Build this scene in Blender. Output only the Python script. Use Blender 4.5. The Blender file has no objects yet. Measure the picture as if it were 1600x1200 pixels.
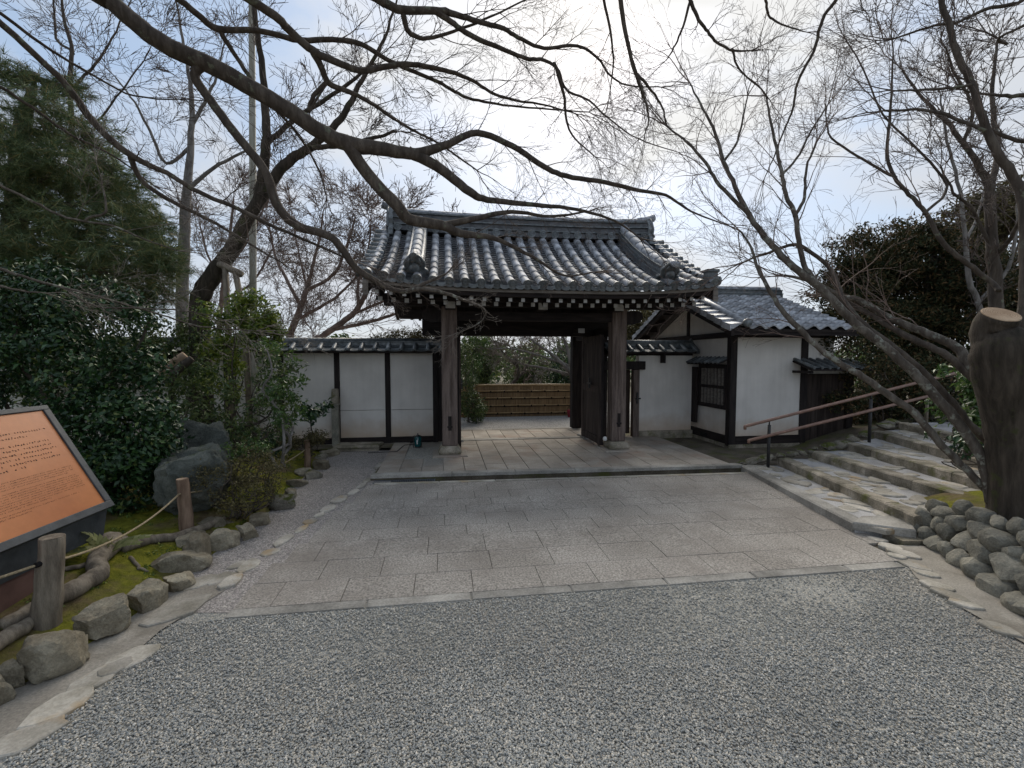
import bpy, bmesh, math, random
import numpy as np
from mathutils import Vector, Matrix, noise as mnoise, Euler

SC = bpy.context.scene
COL = SC.collection
PI = math.pi

# ------------------------------------------------------------------ camera
CAM_H = 1.8
FPX = 720.0                       # focal length in pixels of a 1600 px wide frame
PITCH = math.atan(40 / 720.0)
cam_d = bpy.data.cameras.new('camera')
cam_d.sensor_width = 36.0
cam_d.lens = 36.0 * FPX / 1600.0
cam_d.clip_start = 0.05
cam_d.clip_end = 2000
cam = bpy.data.objects.new('camera', cam_d)
COL.objects.link(cam)
cam.location = (0, 0, CAM_H)
cam.rotation_euler = (PI / 2 - PITCH, 0, 0)
SC.camera = cam
SC.render.engine = 'CYCLES'
SC.cycles.use_denoising = True
SC.cycles.max_bounces = 6
SC.cycles.transparent_max_bounces = 4

# ------------------------------------------------------------------ sky and sun
SUN_EL, SUN_AZ = math.radians(38), math.radians(9)
SDIR = Vector((math.sin(SUN_AZ) * math.cos(SUN_EL), math.cos(SUN_AZ) * math.cos(SUN_EL), math.sin(SUN_EL)))
world = bpy.data.worlds.new('World')
SC.world = world
world.use_nodes = True
nt = world.node_tree
nt.nodes.clear()
w_out = nt.nodes.new('ShaderNodeOutputWorld')
w_bg = nt.nodes.new('ShaderNodeBackground')
w_bg.inputs['Strength'].default_value = 0.1
sky = nt.nodes.new('ShaderNodeTexSky')
sky.sky_type = 'NISHITA'
sky.sun_disc = False
sky.sun_elevation = SUN_EL
sky.sun_rotation = SUN_AZ
sky.air_density = 1.0
sky.dust_density = 2.0
tc = nt.nodes.new('ShaderNodeTexCoord')
mp = nt.nodes.new('ShaderNodeMapping')
mp.inputs['Scale'].default_value = (1.0, 1.0, 2.2)
mp.inputs['Location'].default_value = (0.35, 0.1, 0.2)
nt.links.new(tc.outputs['Generated'], mp.inputs['Vector'])
cn = nt.nodes.new('ShaderNodeTexNoise')
cn.inputs['Scale'].default_value = 3.1
cn.inputs['Detail'].default_value = 6
cn.inputs['Roughness'].default_value = 0.52
cn.inputs['Distortion'].default_value = 0.35
nt.links.new(mp.outputs['Vector'], cn.inputs['Vector'])
cr = nt.nodes.new('ShaderNodeValToRGB')
cr.color_ramp.elements[0].position = 0.40
cr.color_ramp.elements[1].position = 0.62
nt.links.new(cn.outputs['Fac'], cr.inputs['Fac'])
# clouds are brighter towards the veiled sun
dp = nt.nodes.new('ShaderNodeVectorMath'); dp.operation = 'DOT_PRODUCT'
dp.inputs[1].default_value = SDIR
nrm = nt.nodes.new('ShaderNodeVectorMath'); nrm.operation = 'NORMALIZE'
nt.links.new(tc.outputs['Generated'], nrm.inputs[0])
nt.links.new(nrm.outputs['Vector'], dp.inputs[0])
mr = nt.nodes.new('ShaderNodeMapRange')
mr.inputs['From Min'].default_value = 0.78
mr.inputs['From Max'].default_value = 1.0
mr.interpolation_type = 'SMOOTHSTEP'
nt.links.new(dp.outputs['Value'], mr.inputs['Value'])
glow = nt.nodes.new('ShaderNodeMix'); glow.data_type = 'RGBA'
glow.inputs['A'].default_value = (2.85, 3.0, 3.25, 1)
glow.inputs['B'].default_value = (3.9, 3.88, 3.8, 1)
nt.links.new(mr.outputs['Result'], glow.inputs['Factor'])
veil = nt.nodes.new('ShaderNodeMix'); veil.data_type = 'RGBA'
veil.inputs['Factor'].default_value = 0.8
veil.inputs['B'].default_value = (1.55, 2.05, 2.75, 1)
nt.links.new(sky.outputs['Color'], veil.inputs['A'])
cmix = nt.nodes.new('ShaderNodeMix'); cmix.data_type = 'RGBA'
nt.links.new(cr.outputs['Color'], cmix.inputs['Factor'])
nt.links.new(veil.outputs['Result'], cmix.inputs['A'])
nt.links.new(glow.outputs['Result'], cmix.inputs['B'])
nt.links.new(cmix.outputs['Result'], w_bg.inputs['Color'])
nt.links.new(w_bg.outputs['Background'], w_out.inputs['Surface'])

sun_d = bpy.data.lights.new('sun', 'SUN')
sun_d.energy = 1.5
sun_d.angle = math.radians(40)
sun_d.color = (1.0, 0.92, 0.80)
sun = bpy.data.objects.new('sun', sun_d)
COL.objects.link(sun)
sun.rotation_euler = SDIR.to_track_quat('Z', 'Y').to_euler()
sun.location = SDIR * 30

SC.view_settings.view_transform = 'Standard'
SC.view_settings.look = 'None'
SC.view_settings.gamma = 1
SC.view_settings.exposure = 1.28
SC.view_settings.use_curve_mapping = False

# ------------------------------------------------------------------ helpers
def ray(px, py):
    u = (600 - py) / FPX
    c, s = math.cos(PITCH), math.sin(PITCH)
    return Vector(((px - 800) / FPX, c + u * s, u * c - s))
def G(px, py, z=0.0):
    """point of the level z that the photograph shows at a pixel (a survey of the place)"""
    r = ray(px, py); return Vector((0, 0, CAM_H)) + r * ((z - CAM_H) / r.z)
def D(px, py, Y):
    r = ray(px, py); return Vector((0, 0, CAM_H)) + r * (Y / r.y)

YAW = math.radians(8.3)
ORG = Vector((0.42, 8.28, 0))
GM = Matrix.Translation(ORG) @ Matrix.Rotation(YAW, 4, 'Z')
GI = GM.inverted()
def W(x, y, z=0.0):               # gate frame -> world
    return GM @ Vector((x, y, z))
def GL(px, py, z=0.0):            # surveyed point in the gate frame
    return GI @ G(px, py, z)

class MB:
    def __init__(s): s.v = []; s.f = []
    def add(s, vs, fs):
        n = len(s.v); s.v += [tuple(p) for p in vs]; s.f += [tuple(i + n for i in f) for f in fs]; return s
    def box(s, x0, x1, y0, y1, z0, z1):
        return s.add([(x0,y0,z0),(x1,y0,z0),(x1,y1,z0),(x0,y1,z0),(x0,y0,z1),(x1,y0,z1),(x1,y1,z1),(x0,y1,z1)],
                     [(3,2,1,0),(4,5,6,7),(0,1,5,4),(1,2,6,5),(2,3,7,6),(3,0,4,7)])
    def obox(s, c, size, rot=None):
        a, b, d = size[0]/2, size[1]/2, size[2]/2
        R = rot if rot is not None else Matrix.Identity(3)
        vs = [Vector(c) + R @ Vector(q) for q in ((-a,-b,-d),(a,-b,-d),(a,b,-d),(-a,b,-d),(-a,-b,d),(a,-b,d),(a,b,d),(-a,b,d))]
        return s.add(vs, [(3,2,1,0),(4,5,6,7),(0,1,5,4),(1,2,6,5),(2,3,7,6),(3,0,4,7)])
    def slab(s, poly, z0, z1, c=0.008):
        """prism over a plan polygon (counter-clockwise) with a worn, chamfered top edge"""
        n = len(poly); P = [Vector((p[0], p[1])) for p in poly]; m = sum(P, Vector((0,0))) / n
        ins = [p + (m - p).normalized() * c * 1.3 for p in P]
        zz = z1 if not hasattr(z1, '__len__') else None
        top = [z1] * n if zz is not None else list(z1)
        vs = [(p.x,p.y,z0) for p in P] + [(p.x,p.y,top[i]-c) for i, p in enumerate(P)] + [(p.x,p.y,top[i]) for i, p in enumerate(ins)]
        fs = [tuple(range(n-1,-1,-1)), tuple(range(2*n,3*n))]
        for i in range(n):
            j = (i+1) % n
            fs += [(i,j,n+j,n+i),(n+i,n+j,2*n+j,2*n+i)]
        return s.add(vs, fs)
    def prism(s, poly, axis, a, b):
        """polygon in the two other axes extruded along axis from a to b"""
        n = len(poly)
        def mk(p, t):
            return (t,p[0],p[1]) if axis == 'x' else (p[0],t,p[1]) if axis == 'y' else (p[0],p[1],t)
        vs = [mk(p,a) for p in poly] + [mk(p,b) for p in poly]
        fs = [tuple(range(n-1,-1,-1)), tuple(range(n,2*n))] + [(i,(i+1)%n,n+(i+1)%n,n+i) for i in range(n)]
        return s.add(vs, fs)
    def tube(s, pts, radii, n=8, cap=True, flat=1.0):
        pts = [Vector(p) for p in pts]; m = len(pts)
        if not hasattr(radii, '__len__'): radii = [radii] * m
        t0 = (pts[1]-pts[0]).normalized()
        up = Vector((0,0,1)) if abs(t0.z) < .9 else Vector((1,0,0))
        vs = []
        for i, p in enumerate(pts):
            t = (pts[min(i+1,m-1)] - pts[max(i-1,0)]).normalized()
            a = t.cross(up)
            if a.length < 1e-5: a = t.orthogonal()
            a.normalize(); b = a.cross(t).normalized(); up = b
            for k in range(n):
                th = 2*PI*k/n
                vs.append(p + (a*math.cos(th) + b*math.sin(th)*flat) * radii[i])
        fs = []
        for i in range(m-1):
            for k in range(n):
                q = (k+1) % n
                fs.append((i*n+k, i*n+q, (i+1)*n+q, (i+1)*n+k))
        if cap:
            fs.append(tuple(range(n-1,-1,-1))); fs.append(tuple(range((m-1)*n, m*n)))
        return s.add(vs, fs)
    def lathe(s, prof, n=16, c=(0,0,0)):
        vs = []; fs = []
        for r, z in prof:
            for k in range(n):
                th = 2*PI*k/n; vs.append((c[0]+r*math.cos(th), c[1]+r*math.sin(th), c[2]+z))
        for i in range(len(prof)-1):
            for k in range(n):
                q = (k+1)%n; fs.append((i*n+k,i*n+q,(i+1)*n+q,(i+1)*n+k))
        fs.append(tuple(range(n-1,-1,-1))); fs.append(tuple(range((len(prof)-1)*n,len(prof)*n)))
        return s.add(vs, fs)
    def mesh(s, name, mat, smooth=False):
        me = bpy.data.meshes.new(name); me.from_pydata(s.v, [], s.f)
        if mat: me.materials.append(mat)
        if smooth: me.shade_smooth()
        me.update(); return me
    def build(s, name, mat, parent=None, smooth=False, bevel=0, kind=None):
        return link(name, s.mesh(name, mat, smooth), parent, bevel, kind)

def link(name, me, parent=None, bevel=0, kind=None, mtx=None):
    o = bpy.data.objects.new(name, me); COL.objects.link(o)
    if parent is not None: o.parent = parent
    if mtx is not None: o.matrix_basis = mtx
    if bevel:
        b = o.modifiers.new('bevel', 'BEVEL'); b.width = bevel; b.segments = 2; b.limit_method = 'ANGLE'
    if kind: o['kind'] = kind
    return o
def np_mesh(name, verts, tris, mat, parent=None, kind=None, smooth=False):
    """fast mesh from numpy arrays, all faces with the same number of corners"""
    me = bpy.data.meshes.new(name)
    nv, (nf, k) = len(verts), tris.shape
    me.vertices.add(nv); me.vertices.foreach_set('co', np.ascontiguousarray(verts, dtype=np.float32).ravel())
    me.loops.add(nf*k); me.loops.foreach_set('vertex_index', np.ascontiguousarray(tris, dtype=np.int32).ravel())
    me.polygons.add(nf); me.polygons.foreach_set('loop_start', np.arange(0, nf*k, k, dtype=np.int32))
    me.materials.append(mat)
    me.update(calc_edges=True)
    if smooth: me.shade_smooth()
    return link(name, me, parent, 0, kind)
def tag(o, label=None, cat=None, group=None, kind=None):
    if label: o['label'] = label
    if cat: o['category'] = cat
    if group: o['group'] = group
    if kind: o['kind'] = kind
    return o
def thing(name, label, cat, loc=(0,0,0), rz=0.0, group=None):
    o = bpy.data.objects.new(name, None); COL.objects.link(o)
    o.empty_display_size = 0.2; o.location = loc; o.rotation_euler = (0,0,rz)
    return tag(o, label, cat, group)

ORD = ['first','second','third','fourth','fifth','sixth','seventh','eighth','ninth','tenth','eleventh','twelfth','thirteenth',
       'fourteenth','fifteenth','sixteenth','seventeenth','eighteenth','nineteenth','twentieth']

# ------------------------------------------------------------------ materials
def _n(t, kind, **kw):
    n = t.nodes.new(kind)
    for k, v in kw.items(): setattr(n, k, v)
    return n
def new_mat(name):
    m = bpy.data.materials.new(name); m.use_nodes = True
    t = m.node_tree; p = t.nodes['Principled BSDF']
    return m, t, p
def coords(t, stretch, world=False):
    if world:
        src = _n(t, 'ShaderNodeNewGeometry').outputs['Position']
    else:
        src = _n(t, 'ShaderNodeTexCoord').outputs['Object']
    mpn = _n(t, 'ShaderNodeMapping')
    mpn.inputs['Scale'].default_value = stretch
    t.links.new(src, mpn.inputs['Vector'])
    return mpn.outputs['Vector']
def noise_fac(t, vec, scale, detail=5, rough=.55, dist=0.0):
    n = _n(t, 'ShaderNodeTexNoise')
    n.inputs['Scale'].default_value = scale; n.inputs['Detail'].default_value = detail
    n.inputs['Roughness'].default_value = rough; n.inputs['Distortion'].default_value = dist
    t.links.new(vec, n.inputs['Vector']); return n.outputs['Fac']
def ramp(t, fac, stops):
    r = _n(t, 'ShaderNodeValToRGB'); e = r.color_ramp.elements
    while len(e) < len(stops): e.new(0.5)
    for i, (p, c) in enumerate(stops):
        e[i].position = p; e[i].color = (c[0], c[1], c[2], 1)
    t.links.new(fac, r.inputs['Fac']); return r.outputs['Color']
def mixc(t, fac, a, b, mode='MIX'):
    m = _n(t, 'ShaderNodeMix', data_type='RGBA', blend_type=mode)
    for sock, val in (('Factor', fac), ('A', a), ('B', b)):
        if isinstance(val, (int, float)): m.inputs[sock].default_value = val
        elif isinstance(val, tuple): m.inputs[sock].default_value = (val[0], val[1], val[2], 1)
        else: t.links.new(val, m.inputs[sock])
    return m.outputs['Result']
def bump(t, p, fac, strength=.3, dist=.02):
    b = _n(t, 'ShaderNodeBump'); b.inputs['Strength'].default_value = strength; b.inputs['Distance'].default_value = dist
    t.links.new(fac, b.inputs['Height']); t.links.new(b.outputs['Normal'], p.inputs['Normal'])
def per_thing(t, color, lo=.75, hi=1.25, island=False):
    """every piece a little lighter or darker than the next"""
    src = _n(t, 'ShaderNodeNewGeometry').outputs['Random Per Island'] if island else _n(t, 'ShaderNodeObjectInfo').outputs['Random']
    m = _n(t, 'ShaderNodeMapRange'); m.inputs['To Min'].default_value = lo; m.inputs['To Max'].default_value = hi
    t.links.new(src, m.inputs['Value'])
    h = _n(t, 'ShaderNodeHueSaturation'); t.links.new(m.outputs['Result'], h.inputs['Value']); t.links.new(color, h.inputs['Color'])
    return h.outputs['Color']
def M(name, c1, c2, scale=5, stretch=(1,1,1), rough=.85, bs=.25, bd=.01, bscale=None, c3=None, fine=0.0, fscale=60, rnd=None,
      island=False, world=False, spec=.3, stain=None, p1=.35, p2=.65):
    m, t, p = new_mat(name)
    vec = coords(t, stretch, world)
    f = noise_fac(t, vec, scale)
    stops = [(p1, c1), (p2, c2)] if c3 is None else [(p1, c1), ((p1+p2)/2, c2), (p2, c3)]
    col = ramp(t, f, stops)
    if fine:
        ff = noise_fac(t, vec, fscale, 3, .7)
        g = ramp(t, ff, [(.3, (1-fine,)*3), (.7, (1+fine,)*3)])
        col = mixc(t, 1.0, col, g, 'MULTIPLY')
    if stain:                                     # (colour, noise scale, threshold lo, hi)
        sv = noise_fac(t, coords(t, (1,1,1), True), stain[1], 4, .6)
        sr = ramp(t, sv, [(stain[2], (0,0,0)), (stain[3], (1,1,1))])
        col = mixc(t, sr, col, stain[0])
    if rnd: col = per_thing(t, col, rnd[0], rnd[1], island)
    t.links.new(col, p.inputs['Base Color'])
    p.inputs['Roughness'].default_value = rough
    p.inputs['Specular IOR Level'].default_value = spec
    if bs: bump(t, p, noise_fac(t, vec, bscale or scale*4, 5, .65), bs, bd)
    return m

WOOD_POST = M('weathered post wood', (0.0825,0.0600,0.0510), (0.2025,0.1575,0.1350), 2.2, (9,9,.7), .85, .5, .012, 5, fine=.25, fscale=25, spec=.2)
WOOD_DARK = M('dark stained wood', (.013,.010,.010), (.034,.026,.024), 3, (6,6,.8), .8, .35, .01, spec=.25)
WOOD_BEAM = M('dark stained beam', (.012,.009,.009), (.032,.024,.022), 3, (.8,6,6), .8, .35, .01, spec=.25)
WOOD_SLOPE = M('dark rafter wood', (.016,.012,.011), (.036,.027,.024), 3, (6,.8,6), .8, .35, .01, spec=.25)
WOOD_DOOR = M('door plank wood', (0.0286,0.0208,0.0182), (0.0780,0.0585,0.0494), 2.5, (8,8,.6), .8, .4, .01, rnd=(.75,1.3), spec=.2)
WOOD_EAVE = M('grey eave board', (.13,.115,.10), (.24,.215,.19), 3, (.7,7,7), .85, .3, .008)
WOOD_GREY = M('silvered log wood', (.11,.09,.068), (.25,.21,.16), 3, (7,7,1), .9, .5, .012, 6, fine=.2, fscale=30)
WOOD_RED = M('barked post wood', (.12,.075,.05), (.29,.20,.14), 3, (6,6,1), .9, .5, .012, 6)
WHITE_END = M('white lime paint', (0.3960,0.3888,0.3744), (0.5328,0.5256,0.5112), 8, rough=.9, bs=.1)
TILE = M('silver grey roof tile', (0.1320,0.1386,0.1518), (0.2904,0.3036,0.3300), 9, rough=.55, bs=.2, bd=.006, c3=(0.4356,0.4488,0.4752), fine=.2, fscale=50, rnd=(.62,1.25), spec=.55,
         stain=((0.1320,0.1320,0.1122), 3.5, .55, .72))
TILE_DARK = M('dark bed tile', (0.0715,0.0754,0.0832), (0.1690,0.1755,0.1885), 10, rough=.5, bs=.2, bd=.006, rnd=(.6,1.3), island=True, spec=.5)
TILE_SMALL = M('wall coping tile', (0.0653,0.0754,0.0798), (0.1740,0.1885,0.1958), 12, rough=.4, bs=.2, bd=.006, rnd=(.7,1.35), spec=.5)
TILE_PALE = M('pale pantile', (0.2300,0.2372,0.2587), (0.4744,0.4887,0.5175), 10, rough=.36, bs=.2, bd=.006, rnd=(.5,1.3), spec=.6)
GRANITE = M('speckled granite slab', (0.2622,0.2360,0.2039), (0.3504,0.3189,0.2802), 1.4, rough=.85, bs=.35, bd=.006, bscale=90, fine=.6, fscale=62, rnd=(.96,1.04), world=True,
            stain=((0.2136,0.1868,0.1598), .9, .5, .75))
GRANITE2 = M('platform stone', (0.2730,0.2389,0.1987), (0.4047,0.3600,0.3056), 2.2, rough=.85, bs=.3, bd=.005, bscale=90, fine=.25, fscale=80, rnd=(.88,1.1), world=True,
             stain=((0.2930,0.2140,0.1642), 1.6, .52, .72))
KERB = M('kerb stone', (0.1955,0.1840,0.1610), (0.3795,0.3565,0.3162), 3, rough=.9, bs=.4, bd=.008, bscale=60, fine=.25, rnd=(.85,1.15), world=True)
KERB_MOSS = M('mossy step stone', (0.1462,0.1299,0.0910), (0.3898,0.3410,0.2727), 4, rough=.95, bs=.7, bd=.02, bscale=22, fine=.3, rnd=(.75,1.2), world=True,
              stain=((0.1217,0.1217,0.0413), 5, .56, .7))
FLAG = M('flagstone', (0.2640,0.2400,0.1920), (0.4800,0.4440,0.3840), 4, rough=.9, bs=.4, bd=.008, bscale=40, fine=.2, rnd=(.7,1.2), world=True,
         stain=((0.3600,0.2640,0.1560), 3, .56, .7))
CONCRETE = M('pebbled concrete', (0.2808,0.2738,0.2668), (0.4493,0.4352,0.4212), 2.5, rough=.92, bs=.5, bd=.006, bscale=120, fine=.4, fscale=110, world=True)
MORTAR = M('sandy mortar', (0.2300,0.2070,0.1725), (0.3450,0.3162,0.2702), 2.5, rough=.95, bs=.4, bd=.01, bscale=45, fine=.25, fscale=70, world=True,
           stain=((0.1495,0.1323,0.1035), 2.2, .56, .75))
IRON = M('dark iron', (.012,.012,.013), (.03,.028,.027), 20, rough=.5, bs=.1, spec=.5)
RAIL = M('brown coated rail', (0.1650,0.0900,0.0630), (0.2550,0.1425,0.1020), 12, rough=.42, bs=.05, spec=.5)
ROPE = M('straw rope', (.22,.17,.10), (.42,.34,.22), 90, rough=.95, bs=.5, bd=.004)
BAMBOO = M('pale bamboo pole', (.28,.26,.20), (.42,.40,.34), 6, (4,4,.6), .6, .1)
EARTH = M('dark earth', (0.0688,0.0562,0.0400), (0.1500,0.1250,0.0938), 3, rough=.97, bs=.6, bd=.02, bscale=25, fine=.3, world=True, stain=((0.0875,0.0938,0.0250), 2.5, .5, .68))
def m_plaster():
    m, t, p = new_mat('lime plaster')
    vec = coords(t, (1,1,1), True)
    col = ramp(t, noise_fac(t, vec, 1.6, 6, .6), [(.3, (.60,.565,.52)), (.7, (.75,.71,.66))])
    streak = ramp(t, noise_fac(t, coords(t, (5,5,.35), True), 2.2, 5, .6), [(.3, (.93,.93,.93)), (.65, (1,1,1))])
    col = mixc(t, 1.0, col, streak, 'MULTIPLY')
    # splashed clay stain along the foot of the wall, ragged upper edge
    g = _n(t, 'ShaderNodeSeparateXYZ'); t.links.new(_n(t, 'ShaderNodeNewGeometry').outputs['Position'], g.inputs[0])
    a = _n(t, 'ShaderNodeMath', operation='MULTIPLY_ADD'); a.inputs[1].default_value = .45
    t.links.new(noise_fac(t, vec, 3.2, 5, .6), a.inputs[0]); t.links.new(g.outputs['Z'], a.inputs[2])
    st = ramp(t, a.outputs[0], [(.46, (1,1,1)), (.86, (0,0,0))])
    col = mixc(t, st, col, mixc(t, .6, col, (.50,.33,.19)))
    t.links.new(col, p.inputs['Base Color']); p.inputs['Roughness'].default_value = .95
    p.inputs['Specular IOR Level'].default_value = .15
    bump(t, p, noise_fac(t, vec, 14, 6, .6), .15, .01)
    return m
PLASTER = m_plaster()

def m_gravel(name, scale, stops, lo=.7, big=(.85,1.15), disp=.012, patch=None):
    m, t, p = new_mat(name)
    vec = coords(t, (1,1,1), True)
    v = _n(t, 'ShaderNodeTexVoronoi'); v.inputs['Scale'].default_value = scale; t.links.new(vec, v.inputs['Vector'])
    sep = _n(t, 'ShaderNodeSeparateColor'); t.links.new(v.outputs['Color'], sep.inputs[0])
    col = ramp(t, sep.outputs[0], stops)
    edge = ramp(t, v.outputs['Distance'], [(.25, (1,1,1)), (.75, (lo,lo,lo))])
    big_ = ramp(t, noise_fac(t, vec, .8, 5, .6), [(.3, (big[0],)*3), (.7, (big[1],)*3)])
    col = mixc(t, 1.0, mixc(t, 1.0, col, edge, 'MULTIPLY'), big_, 'MULTIPLY')
    if patch:
        f = ramp(t, noise_fac(t, vec, .55, 4, .6), [(patch[1], (0,0,0)), (patch[2], (1,1,1))])
        col = mixc(t, f, col, patch[0])
    t.links.new(col, p.inputs['Base Color']); p.inputs['Roughness'].default_value = .9
    p.inputs['Specular IOR Level'].default_value = .25
    inv = _n(t, 'ShaderNodeMath', operation='SUBTRACT'); inv.inputs[0].default_value = 1.0
    t.links.new(v.outputs['Distance'], inv.inputs[1])
    bump(t, p, inv.outputs[0], .8, disp)
    return m
GRV_STOPS = [(0, (0.241,0.244,0.227)), (.3, (0.333,0.332,0.308)), (.55, (0.413,0.400,0.361)), (.8, (0.452,0.420,0.353)), (1, (0.597,0.557,0.487))]
GRAVEL = m_gravel('crushed gravel bed', 85, GRV_STOPS, patch=((.33,.30,.26), .48, .62))
GRAVEL_FINE = m_gravel('fine gravel walk', 95, [(0, (0.192,0.175,0.163)), (.5, (0.324,0.294,0.273)), (1, (0.531,0.482,0.434))], .75, disp=.006)
GRAVEL_ROAD = m_gravel('grey road gravel', 60, [(0, (0.207,0.202,0.194)), (.5, (0.354,0.343,0.324)), (1, (0.531,0.503,0.467))], .75)

def m_pebble():
    m, t, p = new_mat('gravel chip')
    r = _n(t, 'ShaderNodeNewGeometry').outputs['Random Per Island']
    col = ramp(t, r, [(0, (0.239,0.242,0.229)), (.22, (0.306,0.310,0.294)), (.5, (0.399,0.391,0.364)), (.72, (0.462,0.436,0.374)), (.88, (0.529,0.474,0.392)), (1, (0.741,0.694,0.612))])
    big_ = ramp(t, noise_fac(t, coords(t, (1,1,1), True), .8, 5, .6), [(.3, (.85,)*3), (.7, (1.12,)*3)])
    col = mixc(t, 1.0, col, big_, 'MULTIPLY')
    t.links.new(col, p.inputs['Base Color']); p.inputs['Roughness'].default_value = .75; p.inputs['Specular IOR Level'].default_value = .35
    return m
PEBBLE = m_pebble()

def m_rock(name, c1, c2, c3, moss=None, scale=4):
    m, t, p = new_mat(name)
    vec = coords(t, (1,1,1), True)
    col = ramp(t, noise_fac(t, vec, scale, 8, .65, .3), [(.32, c1), (.5, c2), (.68, c3)])
    sp = ramp(t, noise_fac(t, vec, 55, 4, .7), [(.3, (.72,)*3), (.7, (1.25,)*3)])
    col = mixc(t, 1.0, col, sp, 'MULTIPLY')
    if moss:
        g = _n(t, 'ShaderNodeSeparateXYZ'); t.links.new(_n(t, 'ShaderNodeNewGeometry').outputs['Normal'], g.inputs[0])
        a = _n(t, 'ShaderNodeMath', operation='MULTIPLY_ADD'); a.inputs[1].default_value = .25
        t.links.new(g.outputs['Z'], a.inputs[0]); t.links.new(noise_fac(t, vec, 6, 6, .65), a.inputs[2])
        f = ramp(t, a.outputs[0], [(moss[1], (0,0,0)), (moss[1]+.12, (1,1,1))])
        col = mixc(t, f, col, moss[0])
    col = per_thing(t, col, .8, 1.2)
    t.links.new(col, p.inputs['Base Color']); p.inputs['Roughness'].default_value = .92; p.inputs['Specular IOR Level'].default_value = .2
    bump(t, p, noise_fac(t, vec, 22, 7, .7), .75, .035)
    return m
ROCK = m_rock('lichened garden rock', (0.1291,0.1074,0.0753), (0.2409,0.2108,0.1541), (0.3614,0.3265,0.2473))
ROCK_MOSS = m_rock('mossy garden rock', (.10,.09,.07), (.20,.18,.145), (.30,.27,.22), ((.075,.085,.02), .66))
ROCK_WALL = m_rock('grey river stone', (0.131,0.125,0.104), (0.217,0.206,0.169), (0.328,0.306,0.248))
BOULDER = m_rock('green grey boulder', (0.0522,0.0570,0.0495), (0.1140,0.1235,0.1080), (0.1995,0.2042,0.1755), ((0.0475,0.0617,0.0315), .74), 2.2)

def m_moss():
    m, t, p = new_mat('moss and soil')
    vec = coords(t, (1,1,1), True)
    soil = ramp(t, noise_fac(t, vec, 9, 6, .7), [(.3, (0.086,0.064,0.036)), (.7, (0.230,0.173,0.099))])
    moss = ramp(t, noise_fac(t, vec, 14, 6, .7), [(.3, (0.086,0.096,0.013)), (.55, (0.202,0.202,0.026)), (.75, (0.365,0.317,0.050))])
    f = ramp(t, noise_fac(t, vec, 1.7, 5, .6), [(.40, (0,0,0)), (.55, (1,1,1))])
    col = mixc(t, f, soil, moss)
    t.links.new(col, p.inputs['Base Color']); p.inputs['Roughness'].default_value = 1.0; p.inputs['Specular IOR Level'].default_value = .1
    bump(t, p, noise_fac(t, vec, 45, 6, .75), .9, .03)
    return m
MOSS = m_moss()

def m_leaf(name, stops, rough=.4, spec=.5, trans=0.0):
    m, t, p = new_mat(name)
    r = _n(t, 'ShaderNodeNewGeometry').outputs['Random Per Island']
    col = ramp(t, r, stops)
    t.links.new(col, p.inputs['Base Color']); p.inputs['Roughness'].default_value = rough
    p.inputs['Specular IOR Level'].default_value = spec
    if trans:
        tr = _n(t, 'ShaderNodeBsdfTranslucent'); t.links.new(col, tr.inputs['Color'])
        ms = _n(t, 'ShaderNodeMixShader'); ms.inputs[0].default_value = trans
        out = t.nodes['Material Output']
        t.links.new(p.outputs[0], ms.inputs[1]); t.links.new(tr.outputs[0], ms.inputs[2]); t.links.new(ms.outputs[0], out.inputs['Surface'])
    return m
LEAF_CAM = m_leaf('glossy camellia leaf', [(0, (0.0101,0.0310,0.0120)), (.5, (0.0223,0.0597,0.0189)), (.9, (0.0456,0.1015,0.0258)), (1, (0.1217,0.1432,0.0301))], .42, .4)
LEAF_YG = m_leaf('yellow green leaf', [(0, (0.0488,0.0894,0.0163)), (.5, (0.1137,0.1707,0.0243)), (1, (0.2438,0.2762,0.0406))], .45, .4, .3)
LEAF_MID = m_leaf('mid green leaf', [(0, (0.0304,0.0575,0.0203)), (.5, (0.0761,0.1183,0.0338)), (1, (0.1690,0.2028,0.0676))], .45, .4, .25)
LEAF_OLIVE = m_leaf('olive brown leaf', [(0, (0.0420,0.0360,0.0168)), (.5, (0.0900,0.0780,0.0300)), (1, (0.1680,0.1440,0.0600))], .6, .3, .15)
LEAF_PINE = m_leaf('pine needle', [(0, (0.0509,0.0843,0.0369)), (.5, (0.1019,0.1464,0.0605)), (.9, (0.1911,0.2108,0.0840)), (1, (0.3821,0.2663,0.1008))], .6, .3, .1)
LEAF_CEDAR = m_leaf('dark cypress spray', [(0, (0.0194,0.0312,0.0150)), (.5, (0.0486,0.0571,0.0236)), (.85, (0.1094,0.0779,0.0342)), (1, (0.2066,0.1299,0.0641))], .7, .2, .08)
LEAF_PALE = m_leaf('pale fern frond', [(0, (.20,.22,.08)), (1, (.36,.36,.17))], .6, .3, .3)
LEAF_BRIGHT = m_leaf('fresh green leaf', [(0, (.03,.07,.015)), (.5, (.06,.12,.025)), (1, (.13,.19,.05))], .4, .5, .3)
def m_bark(name, c1, c2, c3, lich=None, sz=.25, bd=.02):
    m, t, p = new_mat(name)
    vec = coords(t, (1,1,sz), True)
    col = ramp(t, noise_fac(t, vec, 14, 7, .65, .4), [(.3, c1), (.5, c2), (.7, c3)])
    if lich:
        f = ramp(t, noise_fac(t, coords(t, (1,1,1), True), lich[1], 5, .65), [(lich[2], (0,0,0)), (lich[2]+.08, (1,1,1))])
        col = mixc(t, f, col, lich[0])
    t.links.new(col, p.inputs['Base Color']); p.inputs['Roughness'].default_value = .92; p.inputs['Specular IOR Level'].default_value = .2
    bump(t, p, noise_fac(t, vec, 30, 6, .7), .6, bd)
    return m
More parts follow.
